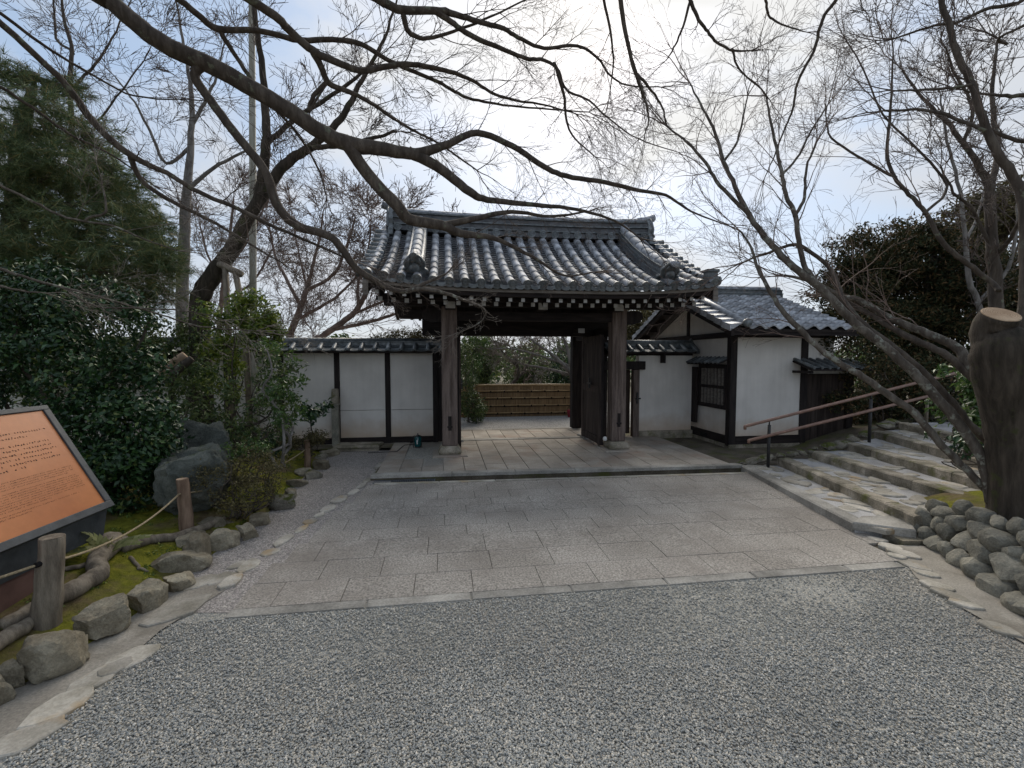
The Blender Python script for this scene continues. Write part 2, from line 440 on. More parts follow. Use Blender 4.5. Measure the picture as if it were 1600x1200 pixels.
BARK_MAPLE = m_bark('dark maple bark', (0.0455,0.0364,0.0299), (0.0806,0.0650,0.0533), (0.1430,0.1196,0.0975), ((0.1560,0.1625,0.1170), 9, .60))
BARK_LICHEN = m_bark('lichened grey bark', (0.0488,0.0390,0.0312), (0.0975,0.0810,0.0663), (0.1852,0.1658,0.1413), ((0.2340,0.2340,0.1950), 11, .56))
BARK_PALE = m_bark('pale grey bark', (.10,.09,.08), (.18,.165,.15), (.29,.27,.25))
BARK_MOSSY = m_bark('mossy dark bark', (0.0260,0.0221,0.0156), (0.0585,0.0468,0.0364), (0.1040,0.0845,0.0650), ((.058,.060,.026), 6, .57), .13, .05)
BARK_TWIG = M('twig bark', (0.0770,0.0588,0.0504), (0.1400,0.1092,0.0924), 6, rough=.9, bs=0, world=True)
BARK_TWIG_PALE = M('pale twig bark', (.14,.12,.10), (.24,.21,.18), 6, rough=.9, bs=0, world=True)
BARK_RED = M('reddish brown twig bark', (0.1105,0.0780,0.0650), (0.2210,0.1625,0.1365), 6, rough=.9, bs=0, world=True)
SAWN = M('fresh sawn wood', (.36,.25,.16), (.52,.39,.27), 5, rough=.9, bs=.2, fine=.12, fscale=40, world=True)
SAWN_OLD = M('stripped pale wood', (.26,.18,.12), (.44,.32,.22), 6, rough=.9, bs=.3, world=True)
FENCE = M('split bamboo facing', (0.1642,0.0988,0.0460), (0.2995,0.1976,0.0985), 3, (9,9,.5), .6, .3, .006, spec=.35, rnd=(.85,1.15))
FENCE_RAIL = M('bamboo rail', (.27,.17,.075), (.38,.26,.13), 6, rough=.5, bs=.1)
COPPER = M('orange copper sign plate', (0.3960,0.1225,0.0338), (0.5060,0.1813,0.0562), 1.6, rough=.45, bs=.05, fine=.06, fscale=14, spec=.4, p1=.3, p2=.7)
SLATE = M('slate grey sign frame', (.045,.05,.055), (.075,.082,.088), 8, rough=.55, bs=.12, fine=.1)
BROWN_BASE = M('red brown sign plinth', (.10,.055,.045), (.16,.09,.072), 6, rough=.8, bs=.2)
INK = M('dark engraved lettering', (.03,.012,.007), (.05,.02,.012), 9, rough=.8, bs=0)
TEAL = M('teal lantern glass', (.004,.05,.055), (.008,.11,.115), 7, rough=.2, bs=0, spec=.6)
STEEL = M('steel drain grating', (.07,.078,.085), (.11,.12,.13), 10, rough=.5, bs=.1, spec=.5)
WHITE_PLASTIC = M('white enamel', (.7,.7,.68), (.78,.78,.76), 4, rough=.4, bs=0)
RED_CLOTH = M('faded red paint', (.28,.03,.045), (.42,.05,.07), 6, rough=.7, bs=.1)
VOID = M('painted opening dark and black knots', (.008,.007,.007), (.016,.014,.013), 4, rough=.9, bs=0)  # near-black puts the dark inside window, vent and hole into colour; knots share it
# ------------------------------------------------------------------ the ground
rng = random.Random(7)
def sheet(name, pts, z, mat, parent=None, kind='structure'):
    mb = MB(); mb.add([(p[0], p[1], z) for p in pts], [tuple(range(len(pts)))])
    o = mb.build(name, mat, parent)
    if parent is None: o['kind'] = kind
    return o
sheet('ground', [(-300,-300),(300,-300),(300,300),(-300,300)], -0.16, EARTH)

def pz(y):                         # the paved ramp rises a hand's breadth towards the gate
    return max(0.0, .05 * (y + 4.77) / 3.2)
yard = sheet('gravel_yard', [W(-14,-14), W(14,-14), W(14,-4.6), W(-14,-4.6)], 0.0, GRAVEL)
mb = MB()
mb.add([W(-3.4,-4.65,-.012), W(2.34,-4.65,-.012), W(2.72,-3.98,-.002), W(3.1,-1.62,.030), W(-3.4,-1.5,.030)], [(0,1,2,3,4)])
bed = mb.build('paving', EARTH); bed['kind'] = 'structure'

ROWS = [-1.52,-1.83,-2.12,-2.41,-2.67,-2.95,-3.28,-3.56,-3.96,-4.32,-4.68]
def left_x(y): return -2.62 + (y + 1.4) * .17 + .03 * math.sin(y * 5)
def right_x(y): return 3.02 + (y + 1.55) * .125 if y > -4.0 else 2.71 + (y + 4.0) * .6
def edge_y(x): return -1.44 - .031 * (x + 1.94) - .15
for i in range(len(ROWS) - 1):
    y1, y0 = ROWS[i], ROWS[i+1]
    x = left_x((y0+y1)/2) + 0.006
    off = .25 if i % 2 else .47
    first = True
    xe = right_x((y0+y1)/2)
    while x < xe - .05:
        w = off if first else rng.uniform(.44,.56)
        first = False
        x2 = min(x + w, xe)
        if xe - x2 < .15: x2 = xe
        g = .0022
        a, b = x + g, x2 - g
        tilt = rng.uniform(-.0015,.0015)
        ya = edge_y(a)-.085 if i == 0 else y1; yb = edge_y(b)-.085 if i == 0 else y1
        poly = [(a,y0+g),(b,y0+g),(b,yb-g),(a,ya-g)]
        m2 = MB(); m2.slab(poly, -.1, [pz(p[1]) + .008 + tilt for p in poly], .0012)
        o = m2.build('paving_slab', GRANITE, bed); o.matrix_basis = GM
        x = x2
x = -3.14
while x < 2.25:                    # the narrow border course towards the gravel
    x2 = min(x + rng.uniform(.7,1.0), 2.3)
    m2 = MB(); m2.slab([(x+.004,-4.79),(x2-.004,-4.79),(x2-.004,-4.687),(x+.004,-4.687)], -.1, .012, .008)
    o = m2.build('paving_slab', KERB, bed); o.matrix_basis = GM
    x = x2

# drain between the ramp and the gate platform
x = -2.6
while x < 2.95:                    # pale lip course along the drain
    x2 = min(x + rng.uniform(.75,1.1), 3.02)
    q = [(x+.002,edge_y(x)-.082),(x2-.002,edge_y(x2)-.082),(x2-.002,-1.44-.031*(x2+1.94)-.15),(x+.002,-1.44-.031*(x+1.94)-.15)]
    m2 = MB(); m2.slab(q, -.1, [pz(p[1]) + .013 for p in q], .006)
    o = m2.build('paving_slab', FLAG, bed); o.matrix_basis = GM
    x = x2
def kerb_y(x): return -1.44 - .031 * (x + 1.94)
PZ = .12
mb = MB(); mb.add([W(-2.7,-1.75,-.10), W(3.3,-1.95,-.10), W(3.3,-1.45,-.10), W(-2.7,-1.30,-.10)], [(0,1,2,3)])
ch = mb.build('drain_channel', EARTH); ch['kind'] = 'structure'
def unit_rock(seed, sub=2, cuts=9, soft=.0, nz=.12, nsc=1.6, boxy=1.0):
    """unit boulder: a sphere cut by random planes and roughened"""
    r = random.Random(seed)
    bm = bmesh.new(); bmesh.ops.create_icosphere(bm, subdivisions=sub, radius=1)
    pl = []
    for _ in range(cuts):
        d = Vector((r.gauss(0,1), r.gauss(0,1), r.gauss(0,1))).normalized(); pl.append((d, r.uniform(.48,.82)))
    o3 = Vector((r.uniform(0,90), r.uniform(0,90), r.uniform(0,90)))
    for v in bm.verts:
        d = v.co.normalized(); k = 1.0
        for n, h in pl:
            q = n.dot(d)
            if q > 1e-3:
                e = h / q
                k = min(k, e + soft * max(0, 1-e)) if e < 1 else k
        k *= 1 + nz * mnoise.noise(d * nsc + o3) + nz * .4 * mnoise.noise(d * nsc * 3.1 + o3) + nz * .16 * mnoise.noise(d * nsc * 9.0 + o3)
        if boxy < 1: d = Vector([math.copysign(abs(q)**boxy, q) for q in d])
        v.co = d * k
    me = bpy.data.meshes.new('rock'); bm.to_mesh(me); bm.free(); return me
def rock_mesh(seed, mat, sub=3, cuts=9, soft=.0, nz=.12, smooth=True, boxy=1.0):
    me = unit_rock(seed, sub, cuts, soft, nz, 1.6, boxy); me.materials.append(mat)
    if smooth:
        me.shade_smooth(); me.set_sharp_from_angle(angle=math.radians(28))
    return me
PEB = [rock_mesh(900+i, ROCK, 1, 6, .3) for i in range(5)]
for k in range(75):
    x = -1.7 + 4.75 * (k + rng.uniform(-.3,.3)) / 75
    s = rng.uniform(.022,.05)
    y = kerb_y(x) - rng.uniform(.03,.10)
    mtx = GM @ Matrix.Translation((x, y, -.07 + rng.uniform(0,.07))) @ Euler((rng.random()*6,rng.random()*6,rng.random()*6)).to_matrix().to_4x4() @ Matrix.Diagonal((s*1.3,s,s*.8,1))
    link('channel_stone', PEB[k % 5], ch, mtx=mtx)
# steel grating over the west end of the drain
gr = thing('drain_grating', 'dark steel grating over the left end of the drain', 'grating', W(-2.62, kerb_y(-2.6)-.078, .025), YAW - .031)
MB().box(0,.86,-.075,-.060,.0,.035).build('frame_bar', STEEL, gr); MB().box(0,.86,.060,.075,.0,.035).build('frame_bar', STEEL, gr)
m2 = MB()
for k in range(34): m2.box(.005+k*.0255,.014+k*.0255,-.058,.058,.004,.031)
m2.build('grate', STEEL, gr)

# ------------------------------------------------------------------ gate platform
plat = MB(); plat.add([W(-2.68,-1.40,PZ-.03), W(3.02,-1.55,PZ-.03), W(2.98,2.62,PZ-.03), W(-2.45,2.62,PZ-.03),
                       W(-2.68,-1.40,-.15), W(3.02,-1.55,-.15), W(2.98,2.62,-.15), W(-2.45,2.62,-.15)],
                      [(0,1,2,3),(0,4,5,1),(1,5,6,2),(2,6,7,3),(3,7,4,0)])
plat = plat.build('gate_platform', EARTH); plat['kind'] = 'structure'
x = -2.68
while x < 2.95:
    x2 = min(x + rng.uniform(.8,1.2), 3.02)
    m2 = MB(); m2.slab([(x+.003,kerb_y(x)),(x2-.003,kerb_y(x2)),(x2-.003,kerb_y(x2)+.15),(x+.003,kerb_y(x)+.15)], PZ-.035, PZ+.012, .008)
    o = m2.build('kerb_stone', KERB, plat); o.matrix_basis = GM
    m2 = MB(); m2.slab([(x+.001,kerb_y(x)+.022),(x2-.001,kerb_y(x2)+.022),(x2-.001,kerb_y(x2)+.15),(x+.001,kerb_y(x)+.15)], -.14, PZ-.036, .001)
    o = m2.build('kerb_footing', EARTH, plat); o.matrix_basis = GM; x = x2
def plat_slab(poly, mat=GRANITE2, dz=0.0):
    m2 = MB(); m2.slab(poly, PZ-.08, PZ + dz + rng.uniform(-.002,.002), .0015)
    o = m2.build('platform_slab', mat, plat); o.matrix_basis = GM
CW = .325
for c in range(17):
    x0 = -2.62 + c * CW + .005; x1 = x0 + CW - .01
    y = kerb_y((x0+x1)/2) + .155
    if x1 > 2.99: x1 = 2.99
    first = True
    while y < 1.22:
        L = (rng.uniform(.3,.6) if first else rng.uniform(.5,.72)); first = False
        y2 = min(y + L, 1.22)
        if 1.22 - y2 < .18: y2 = 1.22
        hole = (-2.35 < (x0+x1)/2 < -1.72) and y2 > -.35
        if not hole: plat_slab([(x0,y+.004),(x1,y+.004),(x1,y2-.004),(x0,y2-.004)])
        y = y2
    if -1.45 < x0 < 1.3:
        y = 1.43
        while y < 2.55:
            y2 = min(y + rng.uniform(.45,.62), 2.58)
            plat_slab([(x0,y+.004),(x1,y+.004),(x1,y2-.004),(x0,y2-.004)]); y = y2
for a, b in ((-1.4,-.1),(-.1,1.3)):
    plat_slab([(a+.003,1.226),(b-.003,1.226),(b-.003,1.425),(a+.003,1.425)], KERB, .012)   # door sill stones
for a, b in ((-1.45,-.5),(-.5,.4),(.4,1.35)):
    plat_slab([(a+.003,2.59),(b-.003,2.59),(b-.003,2.74),(a+.003,2.74)], KERB, .006)
sheet('gravel_patch', [W(-2.5,-1.2), W(-1.5,-1.2), W(-1.5,1.3), W(-2.5,1.3)], PZ-.012, GRAVEL)
sheet('road', [W(-9,2.6), W(9,2.6), W(9,9), W(-9,9)], .10, GRAVEL_ROAD)
sheet('building_yard', [W(3.0,-1.6), W(13,-1.6), W(13,2.8), W(3.0,2.8)], .07, EARTH)
sheet('wall_verge', [W(-12,.75), W(-2.6,.75), W(-2.4,1.6), W(-12,1.6)], .115, EARTH)

# ------------------------------------------------------------------ left path
ROCKPX = [(-80,1135),(10,1090),(60,1068),(150,1008),(228,958),(292,908),(335,872),(388,838),(440,803),(475,770),(500,748),(522,725),(534,708),(560,692),(640,686)]
FLAGPX = [(-60,1190),(40,1152),(110,1102),(200,1032),(250,988),(352,924),(400,880),(440,850),(480,822),(520,795),(560,768),(585,748),(598,730),(612,712),(640,690)]
RL = [G(*p, 0) for p in ROCKPX]; FL = [G(*p, 0) for p in FLAGPX]
m2 = MB(); vs = []; fs = []
for i in range(41):
    y = RL[4].y + (RL[-1].y - RL[4].y)*i/40
    a_ = float(np.interp(y, [p.y for p in RL], [p.x for p in RL])) - .3; b_ = float(np.interp(y, [p.y for p in FL], [p.x for p in FL])) + .35
    for x in (a_, b_): vs.append((x, y, pz((GI @ Vector((x,y,0))).y) + .002 if y < 6.3 else .052))
for i in range(40): fs.append((2*i,2*i+1,2*i+3,2*i+2))
o = m2.add(vs, fs).build('path', GRAVEL_FINE); o['kind'] = 'structure'
sheet('mortar_strip', [(p.x-.25,p.y) for p in RL[:6]] + [(FL[6].x-.1,FL[6].y)] + [(p.x,p.y) for p in reversed(FL[:6])], .012, MORTAR)
pathobj = bpy.data.objects['path']; strip = bpy.data.objects['mortar_strip']
def flag_poly(cx, cy, ra, rb, ang, r, n=7):
    pts = []
    for k in range(n):
        th = 2*PI*k/n + r.uniform(-.25,.25); q = r.uniform(.78,1.1)
        u, v = ra*math.cos(th)*q, rb*math.sin(th)*q
        pts.append((cx + u*math.cos(ang) - v*math.sin(ang), cy + u*math.sin(ang) + v*math.cos(ang)))
    return pts
def along(pts, s):
    for i in range(len(pts)-1):
        L = (pts[i+1]-pts[i]).length
        if s <= L: return pts[i].lerp(pts[i+1], s/L), (pts[i+1]-pts[i]).normalized()
        s -= L
    return None, None
s = 0.0
while True:                          # thin flat stones let into the edge of the ramp
    L = rng.uniform(.16,.34); p, d = along(FL[5:13], s + L/2)
    if p is None: break
    ang = math.atan2(d.y, d.x)
    m2 = MB(); m2.slab(flag_poly(p.x + rng.uniform(-.02,.03), p.y, L*.52, rng.uniform(.05,.09), ang, rng, 8), -.03, pz((GI @ p).y) + .018 + rng.uniform(-.008,.008), .006)
    m2.build('edging_flagstone', FLAG, pathobj); s += L
for (px, py, a, b, z) in [(275,958,.24,.13,.028),(312,912,.15,.10,.05),(345,905,.13,.09,.05),(205,1030,.15,.10,.024),(150,1062,.17,.09,.022),(95,1108,.16,.11,.024),(40,1155,.16,.10,.022),(372,886,.10,.07,.07),(180,1048,.10,.07,.022)]:
    p = G(px, py, 0)
    m2 = MB(); m2.slab(flag_poly(p.x, p.y, a, b, 1.1 + rng.uniform(-.3,.3), rng, 9), -.02, .017 + rng.uniform(.0,.012), .006)
    m2.build('edging_flagstone', FLAG, strip)
# right-hand mortar edge below the stone wall
RP = [G(*p, 0) for p in [(1384,853),(1405,868),(1432,905),(1490,945),(1560,985),(1640,1030)]]
RQ = [G(*p, 0) for p in [(1428,856),(1440,860),(1490,895),(1530,925),(1600,972),(1700,1030)]]
strip2 = sheet('mortar_apron', [(p.x,p.y) for p in RP] + [(p.x+.25,p.y) for p in reversed(RQ)], .014, MORTAR)
for (px, py, a, b) in [(1372,846,.09,.06),(1390,856,.11,.08),(1412,868,.13,.09),(1402,872,.08,.06),(1430,886,.12,.08),(1448,900,.09,.07),(1462,918,.11,.08),(1484,934,.12,.07),(1508,948,.10,.06),(1560,985,.12,.07)]:
    p = G(px, py, 0)
    m2 = MB(); m2.slab(flag_poly(p.x, p.y, a, b, 2.2 + rng.uniform(-.3,.3), rng, 9), -.02, .019 + rng.uniform(0,.012), .006)
    m2.build('edging_flagstone', FLAG, strip2)

# gravel chips lying on the bed
def in_yard(x, y):
    l = GI @ Vector((x, y, 0)); return l.y < -4.80
nr = np.random.default_rng(3)
N = 200000
yy = 1.75 + (4.45-1.75) * nr.random(N)**1.25
xx = (nr.random(N)*2-1) * 1.16 * yy
lx = (xx-ORG.x)*math.cos(YAW) + (yy-ORG.y)*math.sin(YAW); ly = -(xx-ORG.x)*math.sin(YAW) + (yy-ORG.y)*math.cos(YAW)
flx = np.interp(yy, [p.y for p in FL[:6]], [p.x for p in FL[:6]])
frx = np.interp(yy, [p.y for p in reversed(RP)], [p.x for p in reversed(RP)])
edge = np.minimum(xx-flx, frx-xx)
# thin sandy patch by the right edge of the ramp
pt = np.exp(-(((xx-2.35)/.55)**2 + ((yy-3.45)/.38)**2)) * 1.1
keep = (ly < -4.80) & (edge > -.10) & (nr.random(N) < np.clip(.25 + edge*3.0, 0, 1)) & (nr.random(N) > pt*.85) & (nr.random(N) < .80 + .35*np.sin(xx*2.1+np.sin(yy*3.3)*1.3)*np.cos(yy*2.6+xx*.7))
xx, yy = xx[keep][:95000], yy[keep][:95000]
N = len(xx)
sz = (.0046 + .0042*nr.random(N)**1.5)
base = np.array([(1,0,0),(-1,0,0),(0,1,0),(0,-1,0),(0,0,1),(0,0,-1)], float)
vv = base[None] * (1 + .35*(nr.random((N,6,1))-.5)) * np.stack([sz*1.25, sz*.95, sz*.7], 1)[:,None,:]
th = nr.random(N)*2*np.pi; ph = (nr.random(N)-.5)*1.6
c, s_ = np.cos(th), np.sin(th); c2, s2 = np.cos(ph), np.sin(ph)
X, Y, Z = vv[...,0], vv[...,1], vv[...,2]
X, Z = X*c2[:,None] - Z*s2[:,None], X*s2[:,None] + Z*c2[:,None]
X, Y = X*c[:,None] - Y*s_[:,None], X*s_[:,None] + Y*c[:,None]
vv = np.stack([X + xx[:,None], Y + yy[:,None], Z + (.003 + .006*nr.random(N))[:,None]], -1).reshape(-1,3)
ft = np.array([(0,2,4),(2,1,4),(1,3,4),(3,0,4),(2,0,5),(1,2,5),(3,1,5),(0,3,5)])
ff = (np.arange(N)[:,None,None]*6 + ft[None]).reshape(-1,3)
o = np_mesh('gravel', vv, ff, PEBBLE, kind='stuff'); tag(o, 'loose grey blue crushed gravel covering the foreground', 'gravel')
# ------------------------------------------------------------------ the gate
rng = random.Random(11)
gate = thing('temple_gate', 'dark timber temple gate with a curved grey tile roof standing over the paved way', 'gate', ORG, YAW)
def part(name, mb, mat, parent=gate, smooth=False, bevel=0, kind=None):
    return mb.build(name, mat, parent, smooth, bevel, kind)
def base_stone(x, y, s=.18, h=.16):
    prof = [(s*.92,0),(s*1.10,.045),(s*1.10,.085),(s*.80,h)]
    m = MB(); vs = []
    for r, z in prof: vs += [(x-r,y-r,PZ+z),(x+r,y-r,PZ+z),(x+r,y+r,PZ+z),(x-r,y+r,PZ+z)]
    fs = [(3,2,1,0),(12,13,14,15)]
    for i in range(3):
        for k in range(4): q=(k+1)%4; fs.append((i*4+k,i*4+q,i*4+4+q,i*4+4+k))
    m.add(vs, fs); part('base_stone', m, KERB_MOSS, bevel=.012)
    part('base_slab', MB().slab([(x-.30,y-.30),(x+.30,y-.30),(x+.30,y+.30),(x-.30,y+.30)], PZ-.02, PZ+.02, .012), GRANITE2)
for sx in (-1.53, 1.53):
    base_stone(sx, 0)
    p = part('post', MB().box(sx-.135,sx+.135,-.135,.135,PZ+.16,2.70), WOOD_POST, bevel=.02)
    part('painted_mortise_dark', MB().box(sx-.03,sx+.03,-.139,-.1,.55,.80).box(sx-.045,sx+.045,-.150,-.12,.60,.63), WOOD_DARK, p)  # dark block on the post face stands in for the shaded slot hole
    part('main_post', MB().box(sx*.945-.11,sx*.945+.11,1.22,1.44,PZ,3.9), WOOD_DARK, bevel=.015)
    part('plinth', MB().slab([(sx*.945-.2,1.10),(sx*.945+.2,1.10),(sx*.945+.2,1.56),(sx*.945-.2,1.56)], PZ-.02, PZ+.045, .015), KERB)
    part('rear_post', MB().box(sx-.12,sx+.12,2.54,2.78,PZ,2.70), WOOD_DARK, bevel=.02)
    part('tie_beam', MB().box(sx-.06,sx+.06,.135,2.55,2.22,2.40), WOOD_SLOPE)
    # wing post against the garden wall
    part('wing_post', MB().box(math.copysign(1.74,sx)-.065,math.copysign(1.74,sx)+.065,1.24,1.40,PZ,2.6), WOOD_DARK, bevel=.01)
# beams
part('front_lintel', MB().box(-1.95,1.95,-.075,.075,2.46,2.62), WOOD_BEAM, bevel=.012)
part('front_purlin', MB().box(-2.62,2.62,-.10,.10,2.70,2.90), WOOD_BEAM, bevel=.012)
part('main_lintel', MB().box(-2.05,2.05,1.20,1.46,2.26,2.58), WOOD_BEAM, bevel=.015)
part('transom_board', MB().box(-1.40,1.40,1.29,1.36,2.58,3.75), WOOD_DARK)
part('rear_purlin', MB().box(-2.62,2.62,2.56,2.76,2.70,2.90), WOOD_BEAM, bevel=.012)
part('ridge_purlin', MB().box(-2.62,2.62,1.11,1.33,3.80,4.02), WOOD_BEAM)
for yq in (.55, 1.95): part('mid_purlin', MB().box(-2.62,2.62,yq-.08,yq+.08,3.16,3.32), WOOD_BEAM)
# curved beam noses past the front posts
for sgn in (-1, 1):
    poly = [(1.66,2.44),(1.82,2.42),(1.93,2.46),(1.99,2.54),(1.97,2.62),(1.90,2.66),(1.66,2.66)]
    part('beam_nose', MB().prism([(sgn*a,b) for a, b in poly][::sgn], 'y', -.085, .085), WOOD_DARK)
# cross beams whose ends carry lime paint
for bx_ in (-1.51, .06, 1.42):
    b = part('cross_beam', MB().box(bx_-.085,bx_+.085,-.36,2.9,2.625,2.815), WOOD_SLOPE, bevel=.01)
    part('painted_end', MB().box(bx_-.08,bx_+.08,-.367,-.359,2.632,2.808), WHITE_END, b)
b = part('door_head', MB().box(1.02,1.16,.80,1.25,2.30,2.40), WOOD_SLOPE); part('painted_end', MB().box(1.025,1.155,.792,.801,2.305,2.395), WHITE_END, b)
# doors swung open towards the garden
for sgn in (-1, 1):
    dx = 1.29 if sgn > 0 else -1.385
    d = part('door', MB().box(dx-.028,dx+.028,.10,1.24,.17,2.24), WOOD_DARK, bevel=.006)
    for k in range(5):
        y0 = .17 + k*.20
        part('plank', MB().box(dx-sgn*.028,dx-sgn*.042,y0+.003,y0+.197,.33,2.12) if sgn < 0 else MB().box(dx-.042,dx-.028,y0+.003,y0+.197,.33,2.12), WOOD_DOOR, d)
    for z in (.19, 1.15, 2.10):
        part('rail', MB().box(dx-.052,dx-.020,.10,1.24,z,z+.13) if sgn > 0 else MB().box(dx+.020,dx+.052,.10,1.24,z,z+.13), WOOD_DOOR, d)
    for y0 in (.10, 1.14):
        part('stile', MB().box(dx-.056,dx-.021,y0,y0+.10,.17,2.24) if sgn > 0 else MB().box(dx+.021,dx+.056,y0,y0+.10,.17,2.24), WOOD_DOOR, d)
    part('latch', MB().box(dx-sgn*.09-.012,dx-sgn*.09+.012,.60,.64,1.22,1.42).box(dx-sgn*.09-.012,dx-sgn*.09+.012,.50,.74,1.30,1.33).box(min(dx-sgn*.09,dx),max(dx-sgn*.09,dx),.607,.633,1.30,1.33), IRON, d)
part('door_stop', MB().lathe([(.001,0),(.03,.004),(.042,.03),(.035,.065),(.012,.08)], 12, (1.31,-.02,PZ+.16)), WHITE_PLASTIC, smooth=True)
# wicket on the right between the gate and the garden wall
part('wicket_lintel', MB().box(1.66,2.62,1.16,1.30,1.56,1.74), WOOD_DARK, bevel=.01)
part('wicket_post', MB().box(2.36,2.50,1.18,1.32,PZ,1.56), WOOD_POST, bevel=.01)
part('wicket_door', MB().box(2.08,2.36,1.36,1.40,PZ+.05,1.55), WOOD_DOOR)
part('wicket_bolt', MB().box(2.40,2.52,1.155,1.175,.93,.96).box(2.43,2.46,1.15,1.18,.84,1.08), IRON)
part('wing_board', MB().box(-1.68,-1.54,1.30,1.36,PZ,2.3), WOOD_DARK)

# ---- roof surface
RX, EY, RY = 2.80, -1.15, 1.22
def rz(t, x=0.0):                  # t = 0 at the eave, 1 at the ridge
    a = abs(x) / RX
    return 2.905 + 1.33 * (.66*t + .34*t*t) + (.115 * a**3.2) * (1 - .55*t)
def roof_pt(x, t, back=False, lift=0.0):
    y = EY + (RY - EY) * t
    if back: y = 2*RY - y
    dz = 1.33 * (.66 + .68*t); dy = (RY-EY); L = math.hypot(dz, dy)
    ny, nz = -dz/L, dy/L
    if back: ny = -ny
    return Vector((x, y + ny*lift, rz(t, x) + nz*lift))
roof = bpy.data.objects.new('roof', None); COL.objects.link(roof); roof.parent = gate; roof.empty_display_size = .2
NT, NX = 14, 20
for back in (False, True):
    m = MB(); vs = []; fs = []
    for lay in (-.005, -.05):
        for i in range(NT+1):
            for k in range(NX+1): vs.append(roof_pt(-2.72 + 5.44*k/NX, i/NT, back, lay))
    n1 = (NT+1)*(NX+1)
    for i in range(NT):
        for k in range(NX):
            a = i*(NX+1)+k
            fs.append((a,a+1,a+NX+2,a+NX+1)); fs.append((n1+a+NX+1,n1+a+NX+2,n1+a+1,n1+a))
    for k in range(NX): fs.append((k+1,k,n1+k,n1+k+1))
    m.add(vs, fs); part('roof_deck', m, WOOD_SLOPE, roof)
# rows of round cover tiles
PITCHX = .236
cols = [-2.715 + PITCHX*k for k in range(24)]
def half_tile(r0, r1, L, n=8):
    """half-round tile: axis along +y (up the slope), crown along +z; wide collar at the lower end"""
    m = MB(); vs = []; fs = []
    ring = [(0,r0*1.0),(.012,r0*1.03),(L,r1)]
    for y, r in ring:
        for k in range(n+1):
            th = PI*k/n; vs.append((-r*math.cos(th), y, r*math.sin(th)))
    for i in range(len(ring)-1):
        for k in range(n):
            a = i*(n+1)+k; fs.append((a+1,a,a+n+1,a+n+2))
    fs.append(tuple(range(n+1)))
    m.add(vs, fs); return m
TL = .345
tile_me = half_tile(.070,.064,TL+.03).mesh('cover_tile', TILE, True)
def disc_mesh(r=.078, d=.03):
    m = MB()
    prof = [(r,0),(r,d),(r*.80,d),(r*.76,d-.010),(r*.55,d-.010),(r*.45,d-.002),(r*.2,d-.002),(r*.12,d-.008),(.002,d-.008)]
    m.lathe(prof, 18); return m
disc_me = disc_mesh().mesh('eave_disc', TILE_SMALL)
def frame_on(x, t, back=False, lift=0.0, e=.01):
    p = roof_pt(x, t, back, lift); q = roof_pt(x, t+e, back, lift)
    up = (q-p).normalized(); xa = Vector((1,0,0)) if not back else Vector((-1,0,0))
    nz = xa.cross(up).normalized(); up = nz.cross(xa).normalized()
    R = Matrix((xa, up, nz)).transposed().to_4x4(); R.translation = p
    return R
# slope length table
TS = [0.0]; acc = [0.0]
for i in range(1,201):
    acc.append(acc[-1] + (roof_pt(0,i/200)-roof_pt(0,(i-1)/200)).length); TS.append(i/200)
SL = acc[-1]
def t_at(s): return float(np.interp(s, acc, TS))
CR = 2.02                          # where the sloping ridges run
DESC = (-2.05, 2.05)
for ci, x in enumerate(cols):
    if min(abs(x-d) for d in DESC) < .06: pass
    s = -.02
    kq = 0
    while s < SL - .08:
        mtx = frame_on(x, max(0.0, t_at(s)), False, .022)
        if s < 0: mtx.translation += (frame_on(x,0).to_3x3() @ Vector((0,s,0)))
        j = Matrix.Rotation(rng.uniform(-.015,.015), 4, 'Z') @ Matrix.Rotation(rng.uniform(-.012,.012), 4, 'X')
        link('cover_tile', tile_me, roof, mtx=mtx @ j)
        s += TL
    mtx = frame_on(x, 0, False, .022)
    mtx.translation += mtx.to_3x3() @ Vector((0,-.025,0))
    link('eave_disc', disc_me, roof, mtx=mtx @ Matrix.Rotation(PI/2, 4, 'X') @ Matrix.Translation((0,0,-.012)))
# bed tiles between, front slope and the whole back slope: too many and too small to pick apart
def bed_tiles(back, step, name):
    m = MB(); n = int(SL/step)
    for ci in range(len(cols)-1):
        xa, xb = cols[ci]+.035, cols[ci+1]-.035
        for k in range(n):
            s = k*step - .05
            t0, t1 = t_at(max(s,0)), t_at(min(s+step+.03,SL))
            vs = []
            for (t, lf) in ((t0,.034),(t0,.012),(t1,.006)):
                for q in range(5):
                    u = q/4; sag = -.022 * (1-(2*u-1)**2)
                    x = xa + (xb-xa)*u
                    p = roof_pt(x, t, back, lf + sag)
                    if s < 0 and t == t0: p = p + Vector((0, (1 if back else -1)*-s*.8, s*.35))
                    vs.append(p)
            fs = []
            for i in ((0,1),(0,2)):
                a, b = i[0]*5, i[1]*5
                for q in range(4): fs.append((a+q+1,a+q,b+q,b+q+1) if i[1]==1 else (a+q,a+q+1,b+q+1,b+q))
            m.add(vs, fs)
    return part(name, m, TILE_DARK, roof, kind='stuff')
bed_tiles(False, .095, 'bed_tiles')
bed_tiles(True, .22, 'rear_bed_tiles')
m = MB()
for x in cols:
    m.tube([roof_pt(x, i/12, True, .02) for i in range(13)], .068, 8)
part('rear_cover_tiles', m, TILE, roof, True, kind='stuff')
